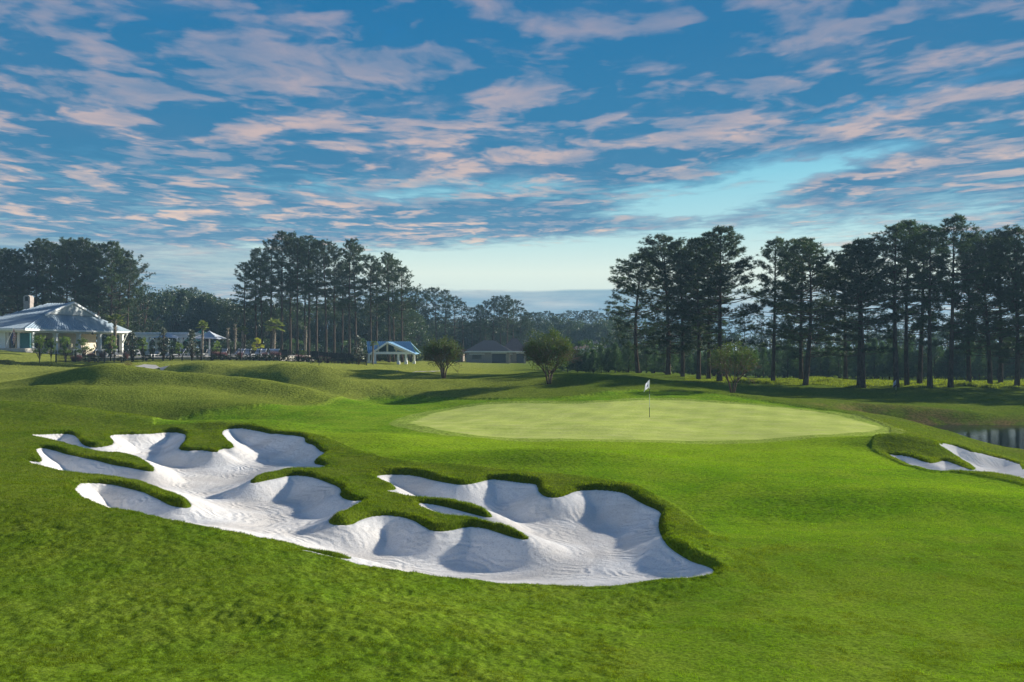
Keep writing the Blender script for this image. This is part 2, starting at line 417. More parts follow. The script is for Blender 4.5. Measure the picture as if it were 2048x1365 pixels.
# ---- outlines, photo pixels
BUNKER_A = [(58,867),(84,866),(116,864),(141,865),(155,873),(160,882),(176,890),(197,891),(225,887),(228,880),(218,871),(225,867),(246,866),(281,866),(306,865),(334,861),(359,861),(373,868),(371,878),(362,888),
 (357,896),(380,899),(408,898),(434,903),(439,896),(468,894),(466,887),(454,878),(445,869),(444,859),(461,854),(492,854),(527,860),(563,866),(598,869),(610,873),(610,882),(629,887),(636,897),(652,904),(636,913),(626,922),(643,927),(656,932),
 (630,936),(598,938),(563,941),(527,947),(506,955),(499,960),(512,960),(527,957),(556,952),(577,947),(605,947),(629,952),(650,960),(668,966),(684,975),(679,988),(703,997),(728,997),(712,1006),(701,1012),(679,1025),(659,1032),(657,1037),(668,1042),
 (701,1043),(723,1032),(754,1026),(793,1028),(820,1034),(846,1047),(864,1056),(899,1055),(934,1047),(965,1049),(996,1058),(1022,1067),(1053,1074),(1059,1069),(1039,1058),(1009,1049),(978,1043),(952,1037),(916,1032),(881,1025),(855,1015),(835,1006),(842,1002),
 (872,1005),(908,1013),(943,1023),(974,1031),(987,1029),(978,1019),(960,1012),(934,1005),(899,1000),(864,997),(833,994),(811,988),(789,983),(769,979),(793,976),(789,969),(771,961),(749,950),(767,945),(798,943),(829,945),(864,954),(899,963),(925,967),
 (952,962),(974,955),(996,954),(1039,959),(1070,962),(1075,968),(1077,979),(1088,989),(1110,992),(1132,988),(1149,979),(1176,975),(1215,976),(1246,980),(1264,990),(1286,1003),(1308,1012),(1323,1020),(1319,1032),(1317,1049),(1321,1063),(1327,1076),(1343,1091),
 (1365,1104),(1391,1118),(1413,1126),(1428,1135),(1426,1144),(1400,1150),(1356,1153),(1303,1156),(1259,1164),(1206,1170),(1149,1169),(1083,1167),(996,1162),(930,1156),(864,1148),(798,1140),(754,1131),(703,1121),(650,1110),(612,1100),(601,1097),(614,1096),
 (640,1103),(668,1110),(700,1115),(705,1111),(685,1106),(633,1096),(562,1080),(492,1066),(457,1061),(404,1048),(352,1039),(316,1031),(264,1022),(211,1012),(176,998),(158,987),(148,975),(155,966),(165,962),(211,963),(246,969),(281,978),(309,991),(338,1003),
 (362,1008),(383,1008),(380,998),(359,988),(331,978),(299,966),(246,954),(211,950),(158,944),(105,937),(51,921),(66,919),(84,921),(82,912),(76,904),(70,896),(84,892),(105,896),(134,906),(169,914),(204,920),(232,927),(260,932),(299,940),(309,939),(306,931),
 (292,920),(271,910),(239,904),(211,903),(176,898),(148,889),(105,878),(77,873)]
BUNKER_B = [(1775,905),(1786,907),(1808,908),(1830,913),(1845,919),(1862,923),(1873,921),(1889,917),(1906,922),(1928,932),(1945,937),(1951,935),(1948,931),(1928,917),(1906,904),(1884,891),(1877,887),(1882,885),(1895,886),(1917,891),(1939,900),(1961,904),(1983,910),
 (2005,915),(2026,922),(2044,928),(2065,936),(2090,955),(2075,962),(2048,956),(2026,950),(2005,946),(1983,943),(1950,942),(1906,940),(1873,940),(1852,936),(1830,931),(1808,923),(1792,914),(1782,909)]
GREEN = [(814,843),(843,833),(878,822),(912,815),(939,811),(980,806),(1025,804),(1076,804),(1127,805),(1178,804),(1230,801),(1281,798),(1332,797),(1400,801),(1500,807),(1550,812),(1600,818),(1644,823),(1676,828),(1709,837),(1742,846),(1766,853),(1753,859),(1709,863),
 (1655,867),(1600,870),(1550,874),(1500,878),(1410,879),(1321,878),(1235,877),(1150,876),(1042,875),(990,871),(939,867),(888,859),(843,850)]
FAIRWAY = [(2400,1075),(2200,1010),(2048,968),(1960,950),(1880,940),(1800,923),(1760,907),(1738,893),(1750,872),(1790,858),(1755,842),(1700,826),(1600,810),(1500,796),(1390,783),(1290,778),(1200,785),(1120,795),(1000,797),(900,794),(800,791),(720,794),(660,806),
 (600,811),(520,811),(450,816),(405,824),(350,838),(290,850),(360,847),(440,843),(540,850),(640,870),(720,900),(780,920),(1000,933),(1250,962),(1400,1040),(1480,1120),(1440,1155),(1330,1190),(1280,1260),(1180,1450),(2400,1500)]
def ray_ground(px, py, dz=0.0, Y0=6.0, Y1=140.0, n=700):
    Y = np.exp(np.linspace(math.log(Y0), math.log(Y1), n))
    x = (px - 1024) / F * Y
    g = zbase(x, Y) + dz - zpy(py, Y)
    for i in range(1, n):
        if g[i - 1] < 0 <= g[i]:
            t = -g[i - 1] / (g[i] - g[i - 1]); Yh = Y[i - 1] + t * (Y[i] - Y[i - 1])
            return (px - 1024) / F * Yh, Yh
    i = int(np.argmin(np.abs(g))); return x[i], Y[i]
def outline(pts, dz=0.0, dens=3, smooth=2, **kw):
    w = np.array([ray_ground(px, py, dz, **kw) for px, py in pts])
    for _ in range(smooth):       # Chaikin corner cutting
        nx = np.roll(w, -1, 0); w = np.stack([w * 0.75 + nx * 0.25, w * 0.25 + nx * 0.75], 1).reshape(-1, 2)
        if _ == 0 and dens < 2: break
    return w
def sdf(x, Y, poly, pad=6.0, far=-50.0):
    """signed distance, positive inside"""
    x = np.asarray(x); sh = x.shape; x = x.ravel(); Y = np.asarray(Y).ravel()
    out = np.full(len(x), far)
    lo = poly.min(0) - pad; hi = poly.max(0) + pad
    k = np.nonzero((x > lo[0]) & (x < hi[0]) & (Y > lo[1]) & (Y < hi[1]))[0]
    a = poly; b = np.roll(poly, -1, 0)
    for s in range(0, len(k), 20000):
        kk = k[s:s + 20000]; X = x[kk].astype(np.float32)[:, None]; V = Y[kk].astype(np.float32)[:, None]
        ax, ay = a[:, 0].astype(np.float32)[None], a[:, 1].astype(np.float32)[None]
        ex, ey = (b - a)[:, 0].astype(np.float32)[None], (b - a)[:, 1].astype(np.float32)[None]
        px_, py_ = X - ax, V - ay
        t = np.clip((px_ * ex + py_ * ey) / (ex * ex + ey * ey + 1e-12), 0, 1)
        d2 = ((px_ - ex * t) ** 2 + (py_ - ey * t) ** 2).min(1)
        c1 = (ay <= V) & (ay + ey > V); c2 = (ay > V) & (ay + ey <= V)
        cr = ex * py_ - ey * px_
        wn = (c1 & (cr > 0)).sum(1) - (c2 & (cr < 0)).sum(1)
        out[kk] = np.sqrt(d2) * np.where(wn != 0, 1, -1)
    return out.reshape(sh)
polyA = outline(BUNKER_A, 0.0, smooth=1); polyB = outline(BUNKER_B, 0.0, smooth=1)
polyG = outline(GREEN, smooth=2, Y0=30); polyF = outline(FAIRWAY, smooth=1, Y0=5.5, Y1=78)
def sst(x, a, b):
    t = np.clip((x - a) / (b - a), 0, 1); return t * t * (3 - 2 * t)

# ---- the land sheet: a fan of quads, fine near the camera, reaching the horizon
uu = np.concatenate([np.linspace(-6, -1.5, 14)[:-1], np.linspace(-1.5, -0.66, 40)[:-1], np.linspace(-0.66, 0.66, 1000), np.linspace(0.66, 1.5, 40)[1:], np.linspace(1.5, 6, 14)[1:]])
rows = [-1.9, -1.6, -1.0, 0.0, 1.5, 3.0, 4.5, 6.0, 7.0, 7.6]
y = 8.0
while y < 900:
    rows.append(y)
    y *= 1.0042 if y < 14 else 1.0034 if y < 46 else 1.0062 if y < 135 else 1.03
YY = np.array(rows)
U, Yg = np.meshgrid(uu, YY); X = U * (Yg + 2.0)
Zb = zbase(X, Yg)
dA = sdf(X, Yg, polyA); dB = sdf(X, Yg, polyB)
dS = np.maximum(dA, dB)
dG = sdf(X, Yg, polyG, pad=4); dF = sdf(X, Yg, polyF, pad=4)
kf = sst(-Yg, -19.0, -15.5)
dF = np.where(dF > -49, dF, -49) / (1 + 60 * kf)
# how much sand lies just towards the camera: far faces get a tall grass lip
sh = 1.0
nearS = np.maximum(sdf(X * (1 - sh / np.maximum(Yg, 3)), Yg - sh, polyA, pad=3), sdf(X * (1 - sh / np.maximum(Yg, 3)), Yg - sh, polyB, pad=3))
farS = np.maximum(sdf(X * (1 + sh / np.maximum(Yg, 3)), Yg + sh, polyA, pad=3), sdf(X * (1 + sh / np.maximum(Yg, 3)), Yg + sh, polyB, pad=3))
fl = sst(nearS, -0.9, 0.5); fs = sst(farS, -0.9, 0.5)
_vn = 0.5 + 0.5 * np.sin(X * 1.15 + 0.6 * Yg + 1.1) * np.sin(0.9 * Yg - 0.45 * X + 0.4)
lip = np.where(dB > dA, 0.35, 1.0) * (0.015 + (0.01 + 0.085 * _vn) * fl)
lipd = 0.035 + (0.01 + 0.055 * _vn) * fl          # step from turf down to sand
do = np.maximum(-dS, 0.0)
Zg = Zb + lip * sst(do, 0.0, 0.25) * np.exp(-(np.maximum(do - 0.2, 0) / 1.2) ** 2) - lipd * (1 - sst(do, 0.0, 0.20))
Zs = Zb - lipd
di = np.maximum(dS, 0.0)
# along every line of sight: how far back the sand began and how far on it ends
_in = dS > 0
def run(mask, Yv):
    out = np.zeros_like(Yv); cur = np.zeros(Yv.shape[1])
    for i in range(1, Yv.shape[0]):
        cur = np.where(mask[i], cur + (Yv[i] - Yv[i - 1]), 0.0); out[i] = cur
    return out
_dn = run(_in, Yg); _df = run(_in[::-1], -Yg[::-1])[::-1]
wfar = np.where(_in, _dn / (_dn + _df + 1e-6), 0.5)
def box1(A, n, ax):
    c = np.cumsum(np.concatenate([np.repeat(np.take(A, [0], ax), n + 1, ax), A, np.repeat(np.take(A, [-1], ax), n, ax)], ax), ax, dtype=float)
    k = 2 * n + 1; m = A.shape[ax]
    return (np.take(c, range(k, k + m), ax) - np.take(c, range(0, m), ax)) / k
i0, i1 = np.searchsorted(YY, 11), np.searchsorted(YY, 50)
_w = wfar[i0:i1]; _m = _in[i0:i1].astype(float)
_w = _w * _m
for _ in range(3):
    _w = box1(box1(_w, 20, 1), 12, 0); _m = box1(box1(_m, 20, 1), 12, 0)
wfar[i0:i1] = _w / np.maximum(_m, 1e-3)
sand_depth = (0.40 * sst(di, -0.05, 1.1)) * (0.20 + 0.80 * sst(wfar, 0.05, 0.6)) + 0.12 * sst(di, 0.2, 3.0) + 0.03 * sst(di, 0, 0.3)
Zsand = Zs - sand_depth - do * 0.6 + 0.012 * np.sin(X * 2.1 + Yg) * np.sin(Yg * 1.7 - X) * sst(di, 0, .6)
Zg = np.where(dS > 0, Zsand - np.minimum(di * 1.2, 0.2), Zg)
_lat = np.random.default_rng(3).uniform(0, 1, (512, 512))
def vnoise(x, y, s):
    """smooth value noise in metres, s = cell size"""
    a, b = np.asarray(x) / s + 1000.3, np.asarray(y) / s + 1000.7
    i, j = np.floor(a).astype(int), np.floor(b).astype(int); u, v = a - i, b - j; u = u * u * (3 - 2 * u); v = v * v * (3 - 2 * v)
    L = lambda p, q: _lat[p % 512, q % 512]
    return L(i, j) * (1 - u) * (1 - v) + L(i + 1, j) * u * (1 - v) + L(i, j + 1) * (1 - u) * v + L(i + 1, j + 1) * u * v
# tufted surface of the turf itself
_k = np.clip(Yg / 16, 1, 4.5)
_amp = np.where(dG > 0, 0.10, np.where(dF > 0.0, 0.34, 1.0)) * (dS < 0) * (0.7 + 0.6 * vnoise(X, Yg, 2.2))
_a = sst(Yg, 16, 30); _b = sst(Yg, 35, 70)
tuft = (0.026 * (vnoise(X, Yg, .09) - .5) + 0.016 * (vnoise(X, Yg, .18) - .5)) * (1 - _a) + 0.030 * (vnoise(X, Yg, .32) - .5) * (1 - _b) + 0.016 * (vnoise(X, Yg, .8) - .5) + 0.045 * (vnoise(X, Yg, 1.1) - .5) * _b
Zg = Zg + tuft * _amp * np.clip((170 - Yg) / 60, 0, 1)
# short cut turf sits lower than the rough round it
Zg = Zg - 0.035 * np.clip(Yg / 24, 1, 3.6) * sst(dF, -0.06, 0.10) * (dS < -0.3)
Zg = Zg - 0.012 * sst(dG, -0.05, 0.05)
# pond bed
POND = np.array([(24.5,60.5),(27,62.5),(32,63.0),(38,62),(60,62.5),(95,64),(95,44),(60,42),(44,41),(35,43.5),(28.5,50),(25,56)])
dP = sdf(X, Yg, POND, pad=9)
WATER_Z = -1.72
tt = sst(dP, -3.2, 0.6)
Zg = np.where(tt > 0, Zg * (1 - tt) + (WATER_Z - 0.10 - np.clip(dP, 0, 3) * 0.25) * tt, Zg)
def zlook(x, Y):
    """height of the finished turf at points (bilinear on the sheet)"""
    x = np.asarray(x, float); Y = np.asarray(Y, float)
    u = x / (Y + 2.0)
    ui = np.clip(np.interp(u, uu, np.arange(len(uu))), 0, len(uu) - 1.001); yi = np.clip(np.interp(Y, YY, np.arange(len(YY))), 0, len(YY) - 1.001)
    i, j = yi.astype(int), ui.astype(int); a, b = yi - i, ui - j
    return Zg[i, j] * (1 - a) * (1 - b) + Zg[i + 1, j] * a * (1 - b) + Zg[i, j + 1] * (1 - a) * b + Zg[i + 1, j + 1] * a * b
def flook(A, x, Y):
    u = x / (Y + 2.0)
    i = np.clip(np.rint(np.interp(Y, YY, np.arange(len(YY)))).astype(int), 0, len(YY) - 1); j = np.clip(np.rint(np.interp(u, uu, np.arange(len(uu)))).astype(int), 0, len(uu) - 1)
    return A[i, j]
nr, nc = X.shape
idx = np.arange(nr * nc).reshape(nr, nc)
quads = np.stack([idx[:-1, :-1], idx[:-1, 1:], idx[1:, 1:], idx[1:, :-1]], -1)
def qmean(A): return (A[:-1, :-1] + A[:-1, 1:] + A[1:, 1:] + A[1:, :-1]) / 4
def sheet(name, qmask, Z, mat, attrs):
    q = quads[qmask]; used, inv = np.unique(q.ravel(), return_inverse=True)
    v = np.stack([X.ravel()[used], Yg.ravel()[used], Z.ravel()[used]], -1)
    return np_mesh(name, v, inv.reshape(-1, 4), mat, True, attrs={k: a.ravel()[used] for k, a in attrs.items()})

# ---- turf material
def turf_material():
    m, n, o = new_mat("turf")
    at = lambda k: n.node('ShaderNodeAttribute', attribute_name=k).outputs['Fac']
    g = n.ss(n.m('ADD', at('green_edge'), n.m('MULTIPLY', n.m('SUBTRACT', n.noise(n.node('ShaderNodeNewGeometry').outputs['Position'], 1.5, 4, 0.6), 0.5), 0.5)), -0.15, 0.2); fw = n.ss(at('fairway_edge'), -0.6, 0.6)
    collar = n.ss(at('green_edge'), -1.3, -1.1)
    pos = n.node('ShaderNodeNewGeometry').outputs['Position']
    px, py, pz = n.sep(pos)
    big = n.noise(pos, 0.10, 4, 0.55); mid = n.noise(pos, 0.55, 5, 0.6); mid2 = n.noise(pos, 2.4, 4, 0.6)
    fine = n.noise(n.v('DIVIDE', pos, n.m('MAXIMUM', n.m('MULTIPLY', n.m('CEIL', n.m('MULTIPLY', py, 0.05)), 0.6), 0.6)), 13.0, 5, 0.7)
    rough = n.mix(n.ss(mid, 0.2, 0.8), (0.092, 0.160, 0.010), (0.148, 0.195, 0.022))
    rough = n.mix(n.ss(mid2, 0.50, 0.80, 0, 0.35), rough, (0.155, 0.155, 0.04))
    rough = n.mix(n.ss(big, 0.35, 0.65, 0, 0.45), rough, (0.165, 0.205, 0.035))
    # drier ground far off on the left, colour also brightened for sunlit mound tops
    dry = n.m('MULTIPLY', n.ss(py, 38.0, 95.0), n.ss(px, 8.0, -10.0))
    rough = n.mix(n.m('MULTIPLY', dry, 0.75), rough, (0.38, 0.40, 0.08))
    fair = n.mix(n.ss(mid, 0.32, 0.68), (0.145, 0.290, 0.012), (0.215, 0.330, 0.022))
    # brighter apron before the green
    apron = n.m('MULTIPLY', n.ss(py, 26.0, 33.0), n.ss(py, 44.0, 37.0))
    fair = n.mix(n.m('MULTIPLY', apron, 0.55), fair, (0.30, 0.44, 0.02))
    fair = n.mix(n.ss(mid2, 0.5, 0.75, 0, 0.35), fair, (0.25, 0.32, 0.05))
    grn = n.mix(n.ss(mid, 0.3, 0.7), (0.38, 0.46, 0.10), (0.48, 0.54, 0.145))
    grn = n.mix(n.ss(n.noise(n.v('MULTIPLY', pos, (0.5, 1.6, 1)), 1.4, 5, 0.65), 0.45, 0.7, 0, 0.5), grn, (0.47, 0.48, 0.20))
    bank = n.m('MULTIPLY', n.ss(at('pond_edge'), -4.5, -0.6), n.ss(n.noise(pos, 0.35, 4, 0.6), 0.42, 0.6))
    c = n.mix(fw, rough, fair)
    c = n.mix(n.m('MULTIPLY', collar, 0.45), c, grn)
    c = n.mix(g, c, grn)
    c = n.mix(n.m('MULTIPLY', bank, 0.85), c, (0.20, 0.13, 0.065))
    c = n.mix(n.m('MULTIPLY', n.ss(fine, 0.38, 0.60, 0.62, 0.0), n.m('SUBTRACT', 1.0, n.m('MULTIPLY', g, 0.8))), c, (0.03, 0.055, 0.008))
    # bare lip right at the sand
    df = n.node('ShaderNodeBsdfDiffuse'); n.l.new(c, df.inputs[0])
    bp = n.node('ShaderNodeBump')
    h = n.m('ADD', n.m('MULTIPLY', fine, 0.6), n.m('MULTIPLY', n.noise(pos, 5.0, 5, 0.65), 0.9))
    n.l.new(h, bp.inputs['Height'])
    n.put(bp.inputs['Strength'], n.m('SUBTRACT', 0.55, n.m('MULTIPLY', n.m('ADD', g, fw), 0.16)))
    n.put(bp.inputs['Distance'], n.ss(py, 10.0, 90.0, 0.06, 0.30, 'LINEAR'))
    n.l.new(bp.outputs[0], df.inputs['Normal'])
    tr = n.node('ShaderNodeBsdfTranslucent')
    n.l.new(df.outputs[0], o.inputs[0])
    return m
turf = turf_material()
A = dict(green_edge=dG, fairway_edge=dF, pond_edge=dP)
gm = qmean(dG) > 0
hid = qmean(dS) > 0.35           # turf never runs under the middle of the sand
tag(obj('ground', sheet('ground', ~gm & ~hid, Zg, turf, A)), kind='structure')
tag(obj('putting_green', sheet('putting_green', gm, Zg, turf, A)), 'pale close-mown putting green with a flag behind the big bunker', 'putting green', kind='structure')

def sand_material():
    m, n, o = new_mat("bunker_sand")
    e = n.node('ShaderNodeAttribute', attribute_name='sand_edge').outputs['Fac']
    pos = n.node('ShaderNodeNewGeometry').outputs['Position']
    a = n.noise(pos, 0.45, 4, 0.6); f = n.noise(pos, 22.0, 4, 0.7); f2 = n.noise(pos, 6.0, 4, 0.6)
    c = n.mix(n.ss(a, 0.35, 0.68), (0.88, 0.86, 0.83), (0.78, 0.74, 0.69))
    c = n.mix(n.ss(n.m('ADD', e, n.m('MULTIPLY', a, 2.0)), 1.7, 3.6, 0, 0.6), c, (0.66, 0.61, 0.555))
    c = n.mix(n.ss(f2, 0.60, 0.75, 0, 0.25), c, (0.52, 0.48, 0.43))
    c = n.mix(n.ss(f, 0.52, 0.66, 0, 0.5), c, (0.50, 0.46, 0.41))
    b = n.node('ShaderNodeBsdfDiffuse'); n.l.new(c, b.inputs[0]); b.inputs['Roughness'].default_value = 0.6
    # rake lines run parallel with the edge, broken up where the rake crossed
    wob = n.m('MULTIPLY', n.noise(pos, 0.9, 3, 0.5), 1.3)
    rk = n.m('SINE', n.m('MULTIPLY', n.m('ADD', e, wob), 21.0))
    rk2 = n.m('SINE', n.m('MULTIPLY', n.m('ADD', n.v('DOT_PRODUCT', pos, (0.8, 0.55, 0)), wob), 25.0))
    sel = n.ss(n.noise(pos, 0.28, 2, 0.5), 0.46, 0.54)
    msk = n.ss(n.noise(pos, 0.7, 3, 0.6), 0.36, 0.6)
    rake = n.m('MULTIPLY', n.m('ADD', n.m('MULTIPLY', rk, n.m('SUBTRACT', 1.0, sel)), n.m('MULTIPLY', rk2, sel)), n.m('MULTIPLY', msk, 0.42))
    h = n.m('ADD', n.m('ADD', rake, n.m('MULTIPLY', f, 0.9)), n.m('MULTIPLY', f2, 1.4))
    bp = n.node('ShaderNodeBump'); n.l.new(h, bp.inputs['Height']); bp.inputs['Strength'].default_value = 0.8; bp.inputs['Distance'].default_value = 0.022
    n.l.new(bp.outputs[0], b.inputs['Normal'])
    n.l.new(b.outputs[0], o.inputs[0])
    return m
sandm = sand_material()
for nm, D, lab in (('sand_bunker', dA, 'large white sand bunker with many grass capes in front of the green'),
                   ('sand_bunker', dB, 'small white sand bunker in the mound beside the pond')):
    mk = (D > -0.25)
    q = mk[:-1, :-1] | mk[:-1, 1:] | mk[1:, 1:] | mk[1:, :-1]
    tag(obj(nm, sheet(nm, q, Zsand, sandm, dict(sand_edge=D))), lab, 'bunker', kind='structure')

# ---- water
def water_material():
    m, n, o = new_mat("pond_water")
    pos = n.node('ShaderNodeNewGeometry').outputs['Position']
    b = n.node('ShaderNodeBsdfPrincipled')
    b.inputs['Base Color'].default_value = (0.012, 0.022, 0.024, 1); b.inputs['Roughness'].default_value = 0.035
    b.inputs['IOR'].default_value = 1.33
    bp = n.node('ShaderNodeBump'); bp.inputs['Strength'].default_value = 0.16; bp.inputs['Distance'].default_value = 0.05
    n.l.new(n.noise(n.v('MULTIPLY', pos, (1.0, 2.2, 1.0)), 1.8, 3, 0.5), bp.inputs['Height']); n.l.new(bp.outputs[0], b.inputs['Normal'])
    n.l.new(b.outputs[0], o.inputs[0]); return m
ctr = POND.mean(0)
wp = ctr + (POND - ctr) * 1.06 + np.sign(POND - ctr) * 0.8
tag(obj('pond_water', np_mesh('pond_water', [(a, b, WATER_Z) for a, b in wp], [list(range(len(wp)))], water_material())), kind='structure')
# ================================================================ plants
def tris_mesh(name, base, tip, width, mat, attrs=None, rng=_rng, droop=None):
    """one narrow triangle per needle or leaf"""
    d_ = tip - base
    r = rng.normal(size=base.shape); s = np.cross(d_, r); s /= (np.linalg.norm(s, axis=1, keepdims=True) + 1e-9)
    w = np.asarray(width).reshape(-1, 1) if hasattr(width, '__len__') else width
    v = np.stack([base - s * w / 2, base + s * w / 2, tip], 1).reshape(-1, 3)
    f = np.arange(len(v)).reshape(-1, 3)
    return np_mesh(name, v, f, mat, False, attrs=attrs)
def kites_mesh(name, c, d, length, width, mat, rng=_rng):
    """flat four-cornered leaves: centre c, direction d"""
    n = len(c); r = rng.normal(size=(n, 3)); s = np.cross(d, r); s /= (np.linalg.norm(s, axis=1, keepdims=True) + 1e-9)
    L = np.asarray(length).reshape(-1, 1) if hasattr(length, '__len__') else length
    W_ = np.asarray(width).reshape(-1, 1) if hasattr(width, '__len__') else width
    v = np.stack([c - d * L * .5, c + s * W_ * .5, c + d * L * .5, c - s * W_ * .5], 1).reshape(-1, 3)
    return np_mesh(name, v, np.arange(len(v)).reshape(-1, 4), mat, False)
def unit(a): return a / (np.linalg.norm(a, axis=-1, keepdims=True) + 1e-9)

PINE_LEAF = leaf_mat("pine_needles", (0.022, 0.040, 0.018), (0.046, 0.070, 0.024), trans=0.30, tcol=(1.5, 1.7, 0.7), objvar=0.3)
PINE_FAR = leaf_mat("pine_needles_far", (0.016, 0.030, 0.017), (0.034, 0.050, 0.022), trans=0.28, objvar=0.3)
BROAD = leaf_mat("broad_leaves", (0.022, 0.040, 0.014), (0.046, 0.066, 0.022), trans=0.35, objvar=0.3)
MAGN = leaf_mat("magnolia_leaves", (0.022, 0.036, 0.012), (0.050, 0.055, 0.022), trans=0.2, objvar=0.2, gloss=0.6)
MYRT = leaf_mat("myrtle_leaves", (0.040, 0.078, 0.018), (0.105, 0.120, 0.035), trans=0.4, objvar=0.2, gloss=0.08)
PALML = leaf_mat("palm_fronds", (0.10, 0.14, 0.03), (0.20, 0.21, 0.05), trans=0.4, objvar=0.15)
YELL = leaf_mat("yellow_leaves", (0.30, 0.30, 0.02), (0.42, 0.38, 0.04), trans=0.45)
GREENL = leaf_mat("shrub_leaves", (0.09, 0.15, 0.02), (0.17, 0.22, 0.04), trans=0.4, objvar=0.25)
DARKL = leaf_mat("low_bush_leaves", (0.015, 0.026, 0.012), (0.035, 0.05, 0.02), trans=0.2)
PINK = leaf_mat("pink_plumes", (0.26, 0.13, 0.14), (0.34, 0.20, 0.20), trans=0.4, tcol=(1.2, 1, 1))
YOUNG = leaf_mat("young_pine_needles", (0.040, 0.075, 0.035), (0.075, 0.125, 0.050), trans=0.32, objvar=0.3)
def bark_mat(name, c1, c2, scale=3.0):
    m, n, o = new_mat(name)
    t = n.node('ShaderNodeTexCoord').outputs['Object']
    q = n.noise(n.v('MULTIPLY', t, (1, 1, 0.25)), scale, 6, 0.7)
    c = n.mix(n.ss(q, 0.35, 0.65), c1, c2)
    b = n.node('ShaderNodeBsdfDiffuse'); n.l.new(c, b.inputs[0])
    bp = n.node('ShaderNodeBump'); n.l.new(q, bp.inputs['Height']); bp.inputs['Distance'].default_value = 0.05; n.l.new(bp.outputs[0], b.inputs['Normal'])
    n.l.new(b.outputs[0], o.inputs[0]); return m
BARK = bark_mat("pine_bark", (0.055, 0.040, 0.032), (0.125, 0.095, 0.078))
BARK_L = bark_mat("myrtle_bark", (0.11, 0.07, 0.05), (0.20, 0.14, 0.10), 6)
BARK_P = bark_mat("palm_trunk", (0.09, 0.075, 0.06), (0.30, 0.26, 0.20), 5)

